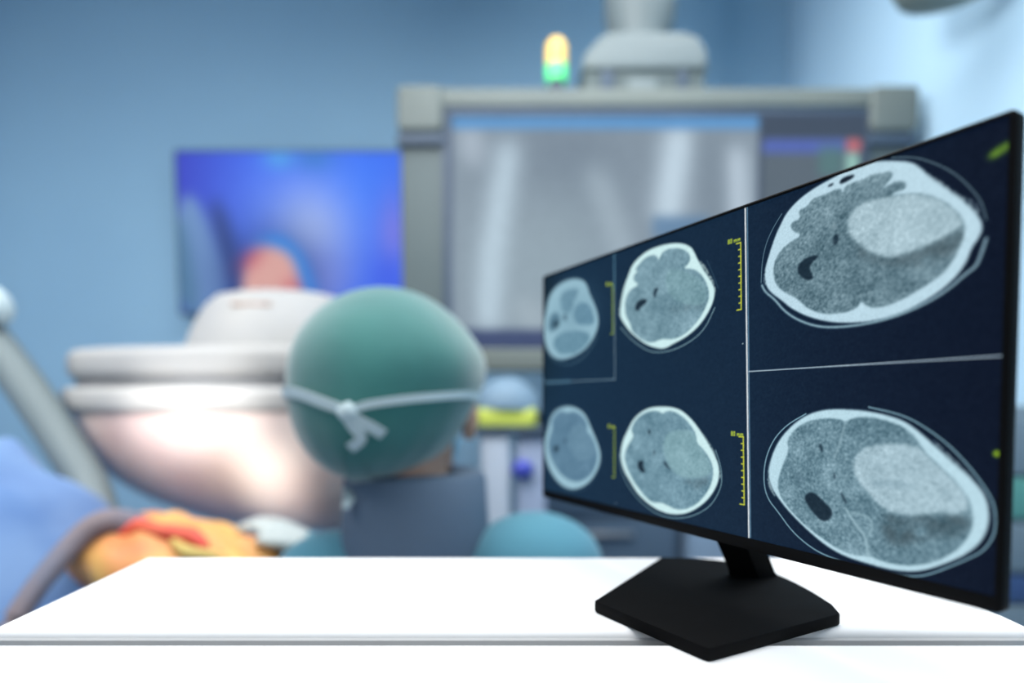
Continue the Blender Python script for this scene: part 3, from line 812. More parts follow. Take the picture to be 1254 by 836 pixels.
# scale rulers with ten ticks and the lettering
GLYPH = {'8': ['111', '101', '111', '101', '111'], '0': ['111', '101', '101', '101', '111'], 'm': ['00000', '00000', '11111', '10101', '10101'], ' ': ['0'] * 5}
for key, tkey, wd in (('r1', 't1', 1.6), ('r4', 't4', 1.6), ('r2', 't2', 2.0), ('r5', 't5', 2.0)):
    (ua, va), (ub, vb) = SCAN[key]
    col = (206, 214, 62) if key in ('r2', 'r5') else (168, 196, 52)
    K.put(K.line_mask(SCAN[key], wd), col)
    for i in range(11):
        t = i / 10
        ln = 0.009 if i in (0, 10) else 0.0045
        p = (ua + (ub - ua) * t, va + (vb - va) * t)
        K.put(K.line_mask([p, (p[0] - ln, p[1])], 2.0), col)
    (ta, tv), (tb, _) = SCAN[tkey]
    cols = 3 + 1 + 3 + 2 + 5 + 1 + 5
    cw = (tb - ta) / cols
    ch = 0.0028
    x = ta
    text = np.zeros((K.h, K.w))
    for g in '80 mm':
        rows_ = GLYPH[g]
        for ri, row in enumerate(rows_):
            for ci, bit in enumerate(row):
                if bit == '1':
                    ca, cb = (x + (ci - .5) * cw) * (K.w - 1), (x + (ci + .5) * cw) * (K.w - 1)
                    ra, rb = (tv + (1.5 - ri) * ch) * (K.h - 1), (tv + (2.5 - ri) * ch) * (K.h - 1)
                    for yy in range(int(ra), int(rb) + 1):                      # area coverage of each letter cell
                        for xx in range(int(ca), int(cb) + 1):
                            text[yy, xx] += max(0, min(cb, xx + 1) - max(ca, xx)) * max(0, min(rb, yy + 1) - max(ra, yy))
        x += (len(rows_[0]) + 1) * cw
    K.put(np.clip(text, 0, 1), (200, 222, 62), 0.95)
K.put(K.line_mask([(0.985, 0.930), (0.9915, 0.934)], 9, 3), (108, 150, 44), 1.0)
K.put(K.line_mask([(0.995, 0.938), (1.0, 0.940)], 8, 3), (100, 140, 44), 1.0)
K.put(K.line_mask([(0.9975, 0.303), (1.0, 0.303)], 7, 1), (150, 190, 40), 0.95)
K.img += (G1 * 1.6)[..., None]
M_SCREEN = screen_material('brain_scan_screen', grain=0.06, grain_scale=900)
picture_panel('screen', K, PC - MU * SW / 2 - MV * SH / 2, MU, MV, SW, SH, M_SCREEN, mon)

# ================================================================== large display on the ceiling boom
DY = 1.70
disp = thing('wall_display', 'large grey-framed display with grey x-ray pictures hanging from the ceiling boom', 'display', (0.40, DY + 0.05, 1.70))
extrude('casing', round_outline(-0.318, 1.132, 1.306, 2.088, 0.03), DY, DY + 0.10, M_CASE2, disp, 0.012, 3, axis='y')
extrude('top_rail', round_outline(-0.318, 1.132, 2.042, 2.092, 0.012), DY - 0.02, DY + 0.11, M_CASE, disp, 0.008, 3, axis='y')
for xa, xb in ((-0.322, -0.192), (1.0, 1.134)):
    extrude('corner_bumper', round_outline(xa, xb, 1.972, 2.096, 0.02), DY - 0.03, DY + 0.12, M_CASE, disp, 0.012, 3, axis='y')
    extrude('bumper_seam', round_outline(xa - 0.002, xb + 0.002, 1.938, 1.970, 0.008), DY - 0.022, DY + 0.11, M_SLATE, disp, 0.006, 2, axis='y')
extrude('bottom_rail', round_outline(-0.318, 1.132, 1.306, 1.372, 0.012), DY - 0.015, DY + 0.11, M_CASE, disp, 0.008, 3, axis='y')
extrude('screen_bezel', round_outline(-0.198, 1.010, 1.366, 2.046, 0.01), DY - 0.012, DY + 0.02, M_SLATE, disp, 0.004, 2, axis='y')
XA, XB, ZA, ZB = -0.178, 0.998, 1.374, 2.026
D = Canvas(300, 170, (72, 88, 112))


def du(px): return (px - 552) / (1058 - 552)
def dv(py): return 1 - (py - 140) / (426 - 140)


def ridge(c, pts, width, soft): return c.line_mask(pts, width, soft)


D.put(D.rect(du(556), dv(402), du(926), dv(158), 1), (132, 148, 162))
D.put(D.gauss(du(690), dv(200), .10, .14), (112, 128, 144), .8)
D.put(D.gauss(du(620), dv(330), .12, .25), (150, 168, 180), .7)
D.put(D.gauss(du(690), dv(330), .10, .25), (150, 170, 180), .55)
D.put(ridge(D, [(du(624), dv(185)), (du(612), dv(260)), (du(602), dv(330)), (du(600), dv(395))], 14, 7), (196, 218, 232), 1.0)
D.put(ridge(D, [(du(578), dv(165)), (du(582), dv(190))], 16, 6), (178, 192, 206), .8)
D.put(ridge(D, [(du(730), dv(215)), (du(765), dv(300)), (du(770), dv(395))], 12, 7), (172, 190, 202), .8)
D.put(ridge(D, [(du(830), dv(170)), (du(818), dv(260))], 20, 7), (198, 218, 232), 1.0)
D.put(ridge(D, [(du(900), dv(190)), (du(908), dv(290))], 12, 6), (205, 222, 236), .9)
D.put(ridge(D, [(du(868), dv(170)), (du(872), dv(260))], 14, 6), (122, 138, 152), .8)
D.put(ridge(D, [(du(645), dv(380)), (du(660), dv(395))], 20, 7), (170, 186, 196), .6)
D.put(D.rect(du(556), dv(159), du(926), dv(145), 1), (96, 152, 204))
D.put(D.rect(du(800), dv(290), du(870), dv(265), 2), (92, 128, 164), .8)
D.put(D.rect(du(928), dv(402), du(1056), dv(142), 1), (66, 80, 98))
D.put(D.rect(du(932), dv(400), du(1042), dv(172), 1), (92, 106, 118))
D.put(D.rect(du(932), dv(188), du(1032), dv(171), 1), (84, 104, 176))
D.put(D.rect(du(1000), dv(215), du(1030), dv(180), 2), (86, 124, 126), .8)
D.put(D.rect(du(1034), dv(186), du(1050), dv(172), 1), (190, 110, 120))
D.put(D.rect(du(1034), dv(225), du(1048), dv(188), 1), (150, 195, 185))
D.put(D.rect(du(552), dv(430), du(1058), dv(404), 1), (66, 80, 116))
picture_panel('screen', D, (XA, DY - 0.014, ZA), (1, 0, 0), (0, 0, 1), XB - XA, ZB - ZA, screen_material('x_ray_screen', 0.05, 60), disp)

# ceiling boom that carries it: column, shoulder block, underside brackets
boom = thing('ceiling_boom', 'pale grey ceiling boom column with wide shoulder block above the large display', 'ceiling boom', (0.378, 1.78, 2.10))
bc = (0.378, 1.80, 0)
lathe('column', [(0.078, 2.26), (0.080, 2.29), (0.100, 2.33), (0.104, 2.37), (0.104, 2.80), (0.10, CEIL_Z)], bc, M_ARM, boom)
lathe('ceiling_flange', [(0.10, CEIL_Z - 0.05), (0.17, CEIL_Z - 0.04), (0.17, CEIL_Z)], bc, M_ARM, boom)
extrude('shoulder_block', [(0.200, 2.165), (0.206, 2.205), (0.245, 2.250), (0.275, 2.268), (0.485, 2.268), (0.530, 2.256), (0.556, 2.215), (0.560, 2.165)],
        1.72, 1.93, M_ARM, boom, 0.014, 3, axis='y')
extrude('underside', [(0.208, 2.092), (0.206, 2.166), (0.555, 2.166), (0.553, 2.092)], 1.735, 1.90, M_CASE2, boom, 0.006, 2, axis='y')
for xa, xb in ((0.255, 0.290), (0.475, 0.500)):
    box('bracket', (xa, 1.720, 2.094), (xb, 1.78, 2.160), M_SLATE, boom, 0.004)
box('label_plate', (0.335, 1.728, 2.104), (0.415, 1.742, 2.142), M_ARM, boom, 0.003)

tower = thing('signal_light', 'small signal tower with amber and green lamps on top of the large display', 'signal light', (0.125, 1.705, 2.092))
lathe('base', [(0.024, 2.092), (0.024, 2.10), (0.021, 2.118)], (0.125, 1.705, 0), M_SLATE, tower, 28)
lathe('green_lens', [(0.029, 2.118), (0.030, 2.122), (0.030, 2.158), (0.029, 2.162)], (0.125, 1.705, 0), M_GREEN, tower, 28)
lathe('amber_lens', [(0.029, 2.162), (0.030, 2.166), (0.030, 2.205), (0.027, 2.222), (0.016, 2.234), (0.004, 2.237)], (0.125, 1.705, 0), M_AMBER, tower, 28)

# ================================================================== blue video screen on the back wall
vid = thing('video_screen', 'wall-mounted screen glowing blue with a pink figure, left of the large display', 'screen', (-0.92, 2.56, 1.90))
extrude('casing', round_outline(-1.415, -0.440, 1.565, 2.256, 0.015), 2.50, 2.56, M_SLATE2, vid, 0.006, 2, axis='y')
box('wall_mount', (-1.05, 2.558, 1.78), (-0.80, WALL_Y - 0.001, 2.03), M_SLATE, vid, 0.004)
B = Canvas(240, 172, (70, 112, 238))


def bu(px): return (px - 217) / (497 - 217)
def bv(py): return 1 - (py - 187) / (383 - 187)


B.put(np.clip(1 - B.u * 2.6, 0, 1), (66, 74, 190), .9)
B.put(B.gauss(bu(440), bv(230), .18, .22), (60, 124, 250), .8)
B.put(B.gauss(bu(370), bv(265), .22, .25), (110, 146, 255), .8)
B.put(B.gauss(bu(380), bv(285), .12, .20), (172, 194, 246), .95)
B.put(B.gauss(bu(395), bv(345), .09, .16), (150, 162, 240), .7)
B.put(B.gauss(bu(345), bv(194), .05, .05), (88, 164, 236), .9)
B.put(B.gauss(bu(388), bv(194), .06, .06), (70, 128, 204), .8)
B.put(B.gauss(bu(485), bv(285), .05, .18), (134, 126, 220), .7)
B.put(B.gauss(bu(478), bv(340), .06, .10), (66, 98, 232), .8)
B.put(B.poly_mask([(bu(252), bv(240)), (bu(275), bv(250)), (bu(312), bv(383)), (bu(275), bv(383))], 7), (60, 78, 128), .9)
B.put(B.poly_mask([(bu(214), bv(240)), (bu(245), bv(238)), (bu(290), bv(390)), (bu(214), bv(390))], 5), (118, 154, 200), .95)
B.put(B.poly_mask([(bu(214), bv(262)), (bu(226), bv(270)), (bu(244), bv(390)), (bu(214), bv(390))], 6), (86, 128, 160), .9)
B.put(B.gauss(bu(332), bv(345), .17, .24), (48, 70, 130), .95)
B.put(B.poly_mask([(bu(300), bv(310)), (bu(318), bv(288)), (bu(345), bv(286)), (bu(372), bv(310)), (bu(392), bv(370)), (bu(380), bv(390)), (bu(350), bv(330))], 5), (58, 138, 226), .95)
B.put(B.poly_mask([(bu(292), bv(345)), (bu(306), bv(306)), (bu(335), bv(300)), (bu(364), bv(318)), (bu(370), bv(395)), (bu(298), bv(395))], 4), (216, 166, 160), 1)
B.put(B.gauss(bu(306), bv(316), .035, .07, -30), (182, 80, 104), .55)
B.put(B.gauss(bu(358), bv(362), .035, .07), (186, 70, 92), .6)
picture_panel('screen', B, (-1.400, 2.497, 1.580), (1, 0, 0), (0, 0, 1), 0.945, 0.662, screen_material('video_picture', 0.03, 30), vid)

# ================================================================== draped imaging head over the operating site
head = thing('imaging_head', 'large off-white rounded equipment head with bright glare, hanging above the orange site', 'medical machine', (-0.33, 1.78, 0))
CX, CY2 = -0.47, 1.53
RL, RRT, RY = 0.655, 0.34, 0.30
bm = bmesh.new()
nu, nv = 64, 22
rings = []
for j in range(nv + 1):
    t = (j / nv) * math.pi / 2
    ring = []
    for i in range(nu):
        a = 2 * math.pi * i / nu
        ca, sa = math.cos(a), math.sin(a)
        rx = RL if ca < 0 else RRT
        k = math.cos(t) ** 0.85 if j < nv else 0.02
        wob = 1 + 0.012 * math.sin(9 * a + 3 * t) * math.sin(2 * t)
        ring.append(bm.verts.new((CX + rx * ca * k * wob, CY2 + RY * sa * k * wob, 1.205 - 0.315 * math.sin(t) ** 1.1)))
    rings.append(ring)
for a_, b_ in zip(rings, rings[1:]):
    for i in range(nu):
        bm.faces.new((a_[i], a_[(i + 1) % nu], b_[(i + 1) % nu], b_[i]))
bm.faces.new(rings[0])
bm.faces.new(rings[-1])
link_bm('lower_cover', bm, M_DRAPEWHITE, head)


def egg(grow, n=56):
    return [(CX + ((RL if math.cos(a) < 0 else RRT) + grow) * math.copysign(abs(math.cos(a)) ** 0.92, math.cos(a)),
             CY2 + (RY + grow) * math.copysign(abs(math.sin(a)) ** 0.92, math.sin(a))) for a in [2 * math.pi * k / n for k in range(n)]]


extrude('rim', egg(0.008), 1.200, 1.258, M_OFFWHITE, head, 0.018, 4)
extrude('seam', egg(-0.025), 1.255, 1.279, M_SEAM, head, 0.0, 1)
extrude('upper_plate', egg(-0.008), 1.276, 1.348, M_OFFWHITE, head, 0.024, 5)
lathe('motor_housing', [(0.235, 1.340), (0.232, 1.365), (0.215, 1.41), (0.190, 1.455), (0.165, 1.480), (0.12, 1.492), (0.03, 1.496)], (-0.585, 1.53, 0), M_OFFWHITE, head, 48)
box('marking', (-0.635, 1.333, 1.441), (-0.545, 1.343, 1.449), M_MARK, head, 0.002)
tube('support_arm', [(-0.50, 1.60, 1.33), (-0.40, 1.72, 1.36), (-0.33, 1.78, 1.28), (-0.33, 1.78, 0.9), (-0.33, 1.78, 0.05)], 0.045, M_OFFWHITE, head)
box('floor_base', (-0.60, 1.58, 0), (-0.08, 1.98, 0.10), M_OFFWHITE, head, 0.02)

# ================================================================== patient table with blue drapes and the lit site
optable = thing('operating_table', 'operating table hidden under the blue drape', 'operating table', (-1.0, 1.30, 0))
box('table_top', (-1.75, 1.05, 0.60), (-0.50, 1.55, 0.70), M_SLATE, optable, 0.02)
box('column', (-1.15, 1.18, 0.06), (-0.85, 1.42, 0.60), M_METAL, optable, 0.02)
box('base', (-1.35, 1.08, 0), (-0.65, 1.52, 0.07), M_SLATE, optable, 0.015)

bm = bmesh.new()
NX, NT = 110, 70


def drape_top(x, y):
    return 0.86 + 0.27 * (1 - 0.85 * min(1.0, max(0.0, (y - 1.19) / 0.18))) / (1 + math.exp((x + 0.86) * 16)) + 0.02 * math.sin(x * 5)


prof_t = [(0.0, 0.76, -0.62), (0.30, 0.87, -0.30), (0.42, 0.955, -0.13), (0.55, 1.07, -0.025), (0.72, 1.25, 0.0), (0.88, 1.45, -0.02), (0.94, 1.60, -0.08), (1.0, 1.66, -0.5)]
grid = []
for i in range(NX + 1):
    x = -1.85 + (1.85 - 0.42) * i / NX
    row = []
    for j in range(NT + 1):
        t = j / NT
        for (ta, ya, za), (tb, yb, zb) in zip(prof_t, prof_t[1:]):
            if t <= tb + 1e-9:
                s = (t - ta) / (tb - ta)
                s = s * s * (3 - 2 * s) * .4 + s * .6
                y, z = ya + (yb - ya) * s, za + (zb - za) * s
                break
        zt = drape_top(x, y) + z
        edge = max(0.0, (x + 0.52) / 0.10)
        zt -= 0.35 * edge ** 2
        f = 0.012 * math.sin(22 * x + 7 * t + 2 * math.sin(5 * x)) + 0.008 * math.sin(41 * x - 9 * t) + 0.010 * math.sin(11 * t + 6 * x)
        row.append(bm.verts.new((x + 0.01 * math.sin(9 * t + 4 * x), y + 1.2 * f * (1.4 if t < .4 else .6), max(zt + f, 0.12))))
    grid.append(row)
for i in range(NX):
    for j in range(NT):
        bm.faces.new((grid[i][j], grid[i + 1][j], grid[i + 1][j + 1], grid[i][j + 1]))
dr = link_bm('surgical_drape', bm, M_DRAPE)
so = dr.modifiers.new('thickness', 'SOLIDIFY')
so.thickness = 0.004
tag(dr, 'rumpled blue surgical drape in the lower left corner beside the orange site', 'drape')

site = thing('surgical_site', 'glowing orange and red surgical site between the drape and the surgeon', 'surgical site', (-0.62, 1.10, 0.86))
bm = bmesh.new()
SC = Vector((-0.625, 1.10, 0.915))
for w in add_ellipsoid(bm, SC, (1, 1, 1), 64, 36):
    d_ = w.co - SC
    az = math.atan2(d_.y, d_.x)
    edge = 1 + 0.07 * math.sin(3 * az + 1) + 0.05 * math.sin(7 * az) + 0.03 * math.sin(13 * az + 2)
    lump = 1 + 0.10 * math.sin(9 * d_.x + 2) * math.sin(8 * d_.y) + 0.06 * math.sin(17 * d_.x + 5 * d_.z)
    w.co = SC + Vector((d_.x * 0.20 * edge, d_.y * 0.125 * edge, d_.z * 0.088 * lump - 0.045 * d_.x))
link_bm('orange_film', bm, M_SITE, site)
tube('tissue_fold', [(-0.715, 1.040, 0.985), (-0.675, 1.045, 1.004), (-0.63, 1.030, 1.000), (-0.58, 1.035, 0.990), (-0.545, 1.025, 0.972)], [0.008, 0.016, 0.013, 0.017, 0.007], M_RED, site)
tube('tissue_fold', [(-0.60, 1.020, 0.985), (-0.565, 1.005, 0.968), (-0.52, 1.012, 0.958), (-0.475, 1.010, 0.930)], [0.006, 0.012, 0.009, 0.006], M_PALEY, site)
tube('tissue_fold', [(-0.52, 1.002, 0.940), (-0.49, 1.002, 0.925), (-0.465, 1.01, 0.905)], [0.007, 0.011, 0.007], M_RED, site)
tube('gauze_fold', [(-0.82, 1.055, 0.950), (-0.775, 1.035, 0.975), (-0.735, 1.045, 1.000), (-0.70, 1.06, 0.995)], [0.014, 0.024, 0.018, 0.010], M_BROWN, site)

# grey suspended arm with a white end cap, far left
arm = thing('suspended_arm', 'grey curved tube arm with a white joint cap at the far left edge', 'equipment arm', (-1.45, 1.30, CEIL_Z))
tube('tube', [(-1.45, 1.30, CEIL_Z), (-1.45, 1.30, 2.2), (-1.36, 1.30, 1.72), (-1.20, 1.30, 1.43), (-1.13, 1.30, 1.33), (-1.075, 1.30, 1.25), (-1.00, 1.29, 1.14), (-0.93, 1.27, 1.045), (-0.88, 1.23, 0.97)], 0.040, M_TUBE, arm)
bm = bmesh.new()
for w in add_ellipsoid(bm, (-1.165, 1.285, 1.43), (0.066, 0.06, 0.058), 32, 20):
    if w.co.z < 1.40:
        w.co.z = 1.40 + (w.co.z - 1.40) * 0.4
link_bm('joint_cap', bm, M_TIE, arm)

hose = tube('suction_hose', [(-0.66, 1.12, 0.93), (-0.695, 1.07, 0.995), (-0.73, 1.035, 1.015), (-0.762, 1.0, 0.985), (-0.789, 0.925, 0.904), (-0.81, 0.86, 0.80), (-0.84, 0.80, 0.62), (-0.86, 0.76, 0.42)], [0.026, 0.026, 0.022, 0.019, 0.017, 0.017, 0.017, 0.017], M_HOSE)
tag(hose, 'brownish grey hose hanging down in front of the blue drape', 'hose')

# ================================================================== equipment behind the surgeon, right
cart = thing('equipment_stand', 'white equipment stand with light blue top and yellow-green band beside the teal cap', 'equipment stand', (0.01, 1.50, 0))
bm = bmesh.new()
for w in add_ellipsoid(bm, (-0.010, 1.50, 1.205), (0.088, 0.07, 0.078), 36, 20):
    if w.co.z < 1.205:
        w.co.z = 1.205
    w.co.z += -0.15 * max(0, w.co.x - 0.01)
link_bm('blue_cover', bm, M_LBLUE, cart)
extrude('yellow_band', round_outline(-0.088, 0.062, 1.44, 1.57, 0.02), 1.160, 1.205, M_YELLOW, cart, 0.006, 2)
box('shadow_gap_slab', (-0.092, 1.43, 1.142), (0.092, 1.58, 1.160), M_SLATE, cart, 0.004)  # dark slab stands in for the shadow gap under the band
box('white_column', (-0.078, 1.44, 0.10), (-0.004, 1.56, 1.142), M_WHITEB, cart, 0.012)
box('grey_column', (0.012, 1.45, 0.10), (0.086, 1.56, 1.142), M_LAV, cart, 0.012)
ellipsoid('blue_knob', (0.026, 1.440, 1.055), (0.027, 0.02, 0.024), M_BLUEK, cart)
box('foot', (-0.14, 1.38, 0), (0.14, 1.62, 0.10), M_SLATE, cart, 0.02)

cab = thing('equipment_cabinet', 'dark slate equipment cabinet below the large display', 'cabinet', (0.32, 2.08, 0))
box('body', (0.080, 1.92, 0.04), (0.556, 2.26, 1.215), M_SLATE2, cab, 0.012)
for k, (za, zb) in enumerate(((0.08, 0.44), (0.46, 0.82), (0.84, 1.18))):
    dwr = box('drawer', (0.094, 1.905, za), (0.542, 1.922, zb), M_SLATE2, cab, 0.005)
    box('handle', (0.24, 1.885, zb - 0.05), (0.40, 1.906, zb - 0.035), M_METAL, dwr, 0.004)
for xx in (0.11, 0.526):
    for yy in (1.96, 2.22):
        lathe('foot', [(0.018, 0.0), (0.02, 0.04)], (xx, yy, 0), M_SLATE, cab, 16)

pc = thing('added_cabinet', 'added pale blue cabinet in place of lit wall, beside the slate cabinet, seen under the monitor edge', 'cabinet', (0.69, 2.0, 0))  # made-up cabinet, brightens the dark low wall area under the display
box('body', (0.575, 1.86, 0.03), (0.80, 2.2, 0.98), M_PALECAB, pc, 0.01)
for za, zb in ((0.06, 0.50), (0.52, 0.95)):
    dd = box('door', (0.585, 1.845, za), (0.79, 1.862, zb), M_PALECAB, pc, 0.004)
    box('handle', (0.765, 1.828, (za + zb) / 2 - 0.05), (0.777, 1.846, (za + zb) / 2 + 0.05), M_METAL, dd, 0.003)
box('plinth', (0.59, 1.88, 0), (0.785, 2.18, 0.03), M_SLATE, pc, 0.0)

rc = thing('supply_cart', 'grey supply cart with teal and navy drawers at the right wall behind the monitor', 'cart', (0.98, 1.45, 0))
box('body', (0.80, 1.30, 0.06), (1.178, 1.62, 1.215), M_CARTG, rc, 0.008)
for m_, za, zb in ((M_CARTG, 1.065, 1.19), (M_TEAL, 0.965, 1.055), (M_CARTG, 0.845, 0.955), (M_NAVY, 0.775, 0.835), (M_CARTG, 0.42, 0.765), (M_TEAL, 0.10, 0.41)):
    dw = box('drawer', (0.808, 1.284, za), (1.174, 1.302, zb), m_, rc, 0.004)
    box('handle', (0.92, 1.268, (za + zb) / 2 - 0.008), (1.06, 1.286, (za + zb) / 2 + 0.008), M_METAL, dw, 0.004)
for xx in (0.84, 1.14):
    for yy in (1.34, 1.58):
        lathe('caster', [(0.022, 0.0), (0.026, 0.02), (0.022, 0.06)], (xx, yy, 0), M_BLACK, rc, 16)

lamp = thing('ceiling_lamp', 'olive grey lamp shell at the very top right edge', 'lamp', (1.02, 1.42, CEIL_Z))
lathe('shell', [(0.02, 2.166), (0.07, 2.170), (0.105, 2.188), (0.122, 2.223), (0.118, 2.268), (0.08, 2.308), (0.03, 2.323)], (1.02, 1.42, 0), M_OLIVE, lamp, 40)
tube('stem', [(1.02, 1.42, 2.31), (1.02, 1.42, 2.6), (1.02, 1.42, CEIL_Z)], 0.022, M_OLIVE, lamp)

# ================================================================== the surgeon, seated, seen from behind
per = thing('person', 'person in teal cap, slate collar and blue gown, seated with back to the desk', 'person', (-0.13, 0.92, 0))
HC = Vector((-0.168, 0.90, 1.215))
bm = bmesh.new()


def limb(a, b, ra, rb, n=10):
    a, b = Vector(a), Vector(b)
    add_tube(bm, [a.lerp(b, k / 6) for k in range(7)], [ra + (rb - ra) * k / 6 for k in range(7)], 16)
    add_ellipsoid(bm, a, (ra, ra, ra), 16, 10)
    add_ellipsoid(bm, b, (rb, rb, rb), 16, 10)


# skull, jaw, nose, ears
add_ellipsoid(bm, HC + Vector((0, 0.0, 0.03)), (0.083, 0.100, 0.105))
add_ellipsoid(bm, HC + Vector((0.012, 0.045, -0.055)), (0.064, 0.062, 0.075))
add_ellipsoid(bm, HC + Vector((0.01, 0.112, -0.02)), (0.015, 0.020, 0.026))
for s in (-1, 1):
    add_ellipsoid(bm, HC + Vector((s * 0.090 + 0.012, 0.0, -0.005)), (0.014, 0.026, 0.040))
# neck, trunk
limb(HC + Vector((0.0, -0.01, -0.07)), (-0.150, 0.915, 1.03), 0.062, 0.070)
limb((-0.150, 0.915, 1.04), (-0.130, 0.93, 0.90), 0.085, 0.15)
for c_, r_ in (((-0.115, 0.93, 0.90), (0.205, 0.125, 0.13)), ((-0.115, 0.935, 0.76), (0.180, 0.125, 0.17)), ((-0.12, 0.91, 0.60), (0.185, 0.140, 0.12)),
               ((0.035, 0.885, 0.985), (0.105, 0.095, 0.078)), ((-0.275, 0.90, 0.955), (0.10, 0.085, 0.075))):
    add_ellipsoid(bm, c_, r_)
# arms reach forward to the site
limb((0.075, 0.90, 0.95), (0.10, 1.02, 0.73), 0.066, 0.050)
limb((0.10, 1.02, 0.73), (-0.16, 1.17, 0.83), 0.050, 0.034)
limb((-0.305, 0.915, 0.945), (-0.335, 1.03, 0.80), 0.062, 0.048)
limb((-0.335, 1.03, 0.80), (-0.395, 1.13, 0.935), 0.048, 0.034)
# hands: palm, four fingers of different length, thumb off the side
for wrist, dirv, side in (((-0.165, 1.175, 0.832), Vector((-0.9, 0.35, 0.1)).normalized(), 1), ((-0.397, 1.135, 0.94), Vector((-0.75, 0.1, 0.35)).normalized(), -1)):
    w_ = Vector(wrist)
    lat = dirv.cross(Vector((0, 0, 1))).normalized()
    dn = dirv.cross(lat).normalized()
    if dn.z > 0:
        dn = -dn
    limb(w_, w_ + dirv * 0.075, 0.030, 0.027)
    add_ellipsoid(bm, w_ + dirv * 0.06, (0.036, 0.036, 0.022), 20, 12)
    for q, ln in zip((-0.03, -0.01, 0.01, 0.03), (0.055, 0.068, 0.064, 0.048)):
        b0 = w_ + dirv * 0.085 + lat * q
        k1 = b0 + dirv * ln * 0.55
        k2 = k1 + (dirv * 0.7 + dn * 0.7) * ln * 0.5
        limb(b0, k1, 0.0095, 0.009)
        limb(k1, k2, 0.009, 0.008)
    t0 = w_ + dirv * 0.03 + lat * side * 0.028
    t1 = t0 + (dirv * 0.7 + lat * side * 0.7) * 0.035
    limb(t0, t1, 0.012, 0.0105)
    limb(t1, t1 + (dirv * 0.95 + dn * 0.3) * 0.030, 0.0105, 0.009)
# legs, seated
for s, hx, kx in ((1, -0.03, 0.02), (-1, -0.21, -0.27)):
    limb((hx, 0.93, 0.58), (kx, 1.23, 0.56), 0.088, 0.062)
    limb((kx, 1.23, 0.56), (kx, 1.19, 0.11), 0.060, 0.042)
    limb((kx, 1.18, 0.06), (kx, 1.32, 0.045), 0.044, 0.034)
me0 = bpy.data.meshes.new('body_raw')
bmesh.ops.recalc_face_normals(bm, faces=bm.faces[:])
bm.to_mesh(me0)
bm.free()
tmp = bpy.data.objects.new('body_raw', me0)
COL.objects.link(tmp)
rm = tmp.modifiers.new('remesh', 'REMESH')
rm.mode = 'VOXEL'
rm.voxel_size = 0.0065
sm = tmp.modifiers.new('smooth', 'SMOOTH')
sm.factor = 0.5
sm.iterations = 4
bpy.context.view_layer.update()
dg = bpy.context.evaluated_depsgraph_get()
me1 = bpy.data.meshes.new_from_object(tmp.evaluated_get(dg))
me1.name = 'body'
bpy.data.objects.remove(tmp, do_unlink=True)
off = root_offset(per)
me1.transform(Matrix.Translation(-off))
me1.materials.clear()
for m_ in (M_SCRUB, M_SKIN, M_GLOVE, M_BLACK):
    me1.materials.append(m_)
for p in me1.polygons:
    c = Vector(p.center) + off
    i = 0
    if c.z > 1.055 and abs(c.x + 0.17) < 0.13:
        i = 1
    elif (c - Vector((-0.165, 1.175, 0.832))).dot(Vector((-0.9, 0.35, 0.1))) > 0.0 and (c - Vector((-0.165, 1.175, 0.832))).length < 0.2 and c.y > 1.15:
        i = 2
    elif (c - Vector((-0.397, 1.135, 0.94))).length < 0.19 and c.x < -0.40 and c.y > 1.08:
        i = 2
    elif c.z < 0.10:
        i = 3
    p.material_index = i
me1.shade_smooth()
body = bpy.data.objects.new('body', me1)
COL.objects.link(body)
body.parent = per
# eyes
for s in (-1, 1):
    ellipsoid('eye', HC + Vector((0.008 + s * 0.032, 0.088, 0.02)), (0.013, 0.012, 0.010), M_EYE, per, 16, 10)

# bouffant cap with gathered hem
bm = bmesh.new()
CC = Vector((-0.190, 0.885, 1.262))
for w in add_ellipsoid(bm, (0, 0, 0), (1, 1, 1), 72, 48):
    d = w.co.copy()
    az = math.atan2(d.y, d.x)
    low = max(0.0, -d.z)
    rx, ry = 0.142, 0.148
    sq = (1 - low ** 2.6) ** 0.45 / max(1e-3, math.sqrt(max(1e-6, 1 - low * low))) if 0 < low < 0.999 else 1.0
    wr = 1 + 0.010 * math.sin(7 * az + 2.2 * d.z) * (1 - d.z * d.z) + 0.012 * low * math.sin(19 * az)
    p = Vector((d.x * rx * sq * wr, d.y * ry * sq * wr, d.z * (0.141 if d.z > 0 else 0.150)))
    if d.x > 0:
        p.x += 0.010 * math.exp(-((d.z - 0.25) / 0.3) ** 2)          # fuller lobe on the right
        p.x -= 0.044 * low ** 1.2
    if d.y > 0.2 and d.z < -0.15:                                      # open over the face
        p.y = min(p.y, 0.055 + 0.04 * (d.z + 1))
    w.co = p + CC
capo = link_bm('cap', bm, M_CAP, per)
# tie tapes: a band round the cap, the knot and its two tails
bm = bmesh.new()


def on_cap(az_deg, z):
    az = math.radians(az_deg)
    dz = (z - CC.z) / (0.141 if z > CC.z else 0.150)
    r = math.sqrt(max(0.0, 1 - dz * dz))
    low = max(0.0, -dz)
    sq = (1 - low ** 2.6) ** 0.45 / max(1e-3, math.sqrt(max(1e-6, 1 - low * low))) if 0 < low < 0.999 else 1.0
    x = math.cos(az) * r * 0.142 * sq
    if x > 0:
        x += 0.010 * math.exp(-((dz - 0.25) / 0.3) ** 2) - 0.044 * low ** 1.2
    return CC + Vector((x * 1.015, math.sin(az) * r * 0.148 * sq * 1.015 - 0.001, z - CC.z))


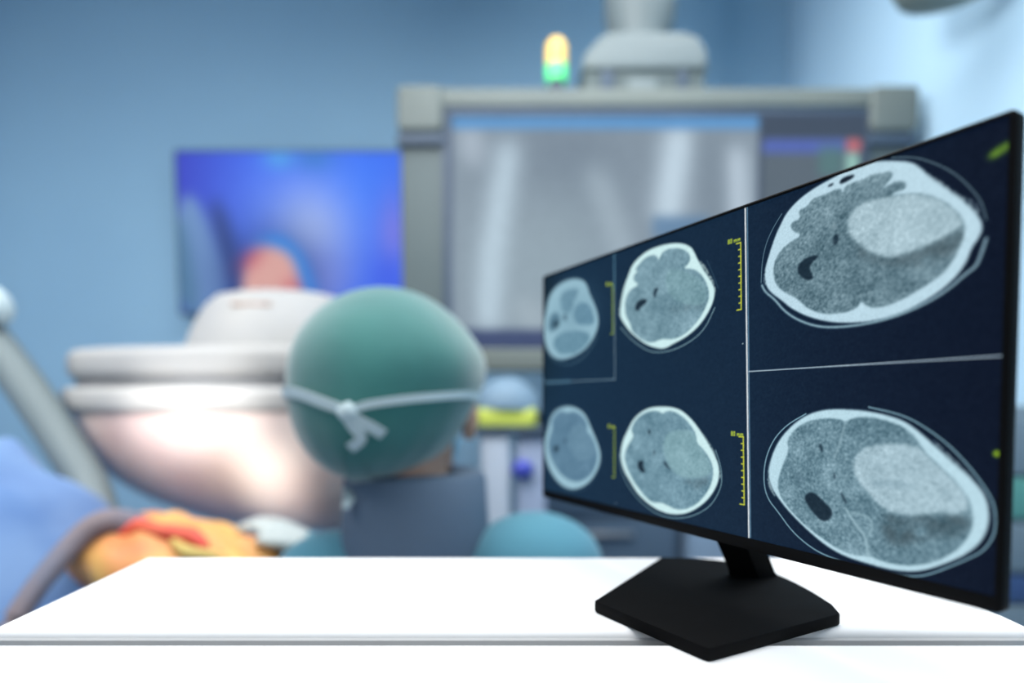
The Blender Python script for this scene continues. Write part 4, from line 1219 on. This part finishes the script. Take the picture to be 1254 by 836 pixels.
def ribbon(name, pts, width, parent, th=0.0025):
    """a flat tape that follows the points, its width across the run and upright"""
    bm = bmesh.new()
    q = smooth_path(pts, 5)
    rows = []
    for i, p in enumerate(q):
        t = (q[min(i + 1, len(q) - 1)] - q[max(i - 1, 0)]).normalized()
        nrm = (p - CC).normalized()
        a = t.cross(nrm).normalized()
        rows.append([bm.verts.new(p + a * width / 2 * s1 + nrm * th * s2) for s1, s2 in ((-1, 0), (1, 0), (1, 1), (-1, 1))])
    for a, b in zip(rows, rows[1:]):
        for k in range(4):
            bm.faces.new((a[k], a[(k + 1) % 4], b[(k + 1) % 4], b[k]))
    bm.faces.new(rows[0])
    bm.faces.new(rows[-1][::-1])
    return link_bm(name, bm, M_TIE, parent)


bm.free()
KN = on_cap(-97, 1.224)
ribbon('mask_tie', [on_cap(a, 1.224 + z) for a, z in ((-97, 0.0), (-112, 0.012), (-128, 0.022), (-145, 0.024), (-165, 0.020), (175, 0.015))], 0.014, per)
ribbon('mask_tie', [on_cap(a, 1.224 + z) for a, z in ((-97, 0.0), (-85, 0.008), (-70, 0.014), (-52, 0.018), (-32, 0.020), (-8, 0.018))], 0.010, per)
ribbon('mask_tie', [on_cap(-97, 1.224), on_cap(-88, 1.214), on_cap(-79, 1.203), on_cap(-72, 1.194)], 0.015, per)
ribbon('mask_tie', [on_cap(-99, 1.222), on_cap(-95, 1.205), on_cap(-91, 1.190), on_cap(-88, 1.176)], 0.014, per)
bm = bmesh.new()
for w in add_ellipsoid(bm, KN + Vector((0, -0.004, 0)), (0.013, 0.008, 0.011), 20, 14):
    w.co.z += 0.002 * math.sin(300 * w.co.x)
link_bm('knot', bm, M_TIE, per)
# mask over the lower face
bm = bmesh.new()
for w in add_ellipsoid(bm, HC + Vector((0.011, 0.052, -0.045)), (0.072, 0.074, 0.065), 32, 20):
    if w.co.y < HC.y + 0.03:
        w.co.y = HC.y + 0.03
link_bm('face_mask', bm, M_MASK, per)
# collar
lathe('collar', [(0.104, 0.985), (0.112, 0.988), (0.115, 1.02), (0.112, 1.07), (0.110, 1.112), (0.104, 1.124), (0.085, 1.128), (0.066, 1.120), (0.06, 1.09)], (-0.150, 0.905, 0), M_COLLAR, per, 56, 1.0, 0.92)
ribbon('collar_tie', [(-0.236, 0.838, 1.108), (-0.232, 0.826, 1.098), (-0.236, 0.818, 1.086)], 0.016, per)

stool = thing('stool', 'round dark stool under the seated person', 'stool', (-0.12, 0.93, 0))
lathe('seat', [(0.14, 0.440), (0.165, 0.445), (0.17, 0.470), (0.16, 0.488), (0.10, 0.492)], (-0.12, 0.93, 0), M_SLATE, stool, 36)
lathe('post', [(0.03, 0.06), (0.03, 0.442)], (-0.12, 0.93, 0), M_METAL, stool, 20)
lathe('base', [(0.20, 0.0), (0.205, 0.02), (0.06, 0.06)], (-0.12, 0.93, 0), M_METAL, stool, 36)
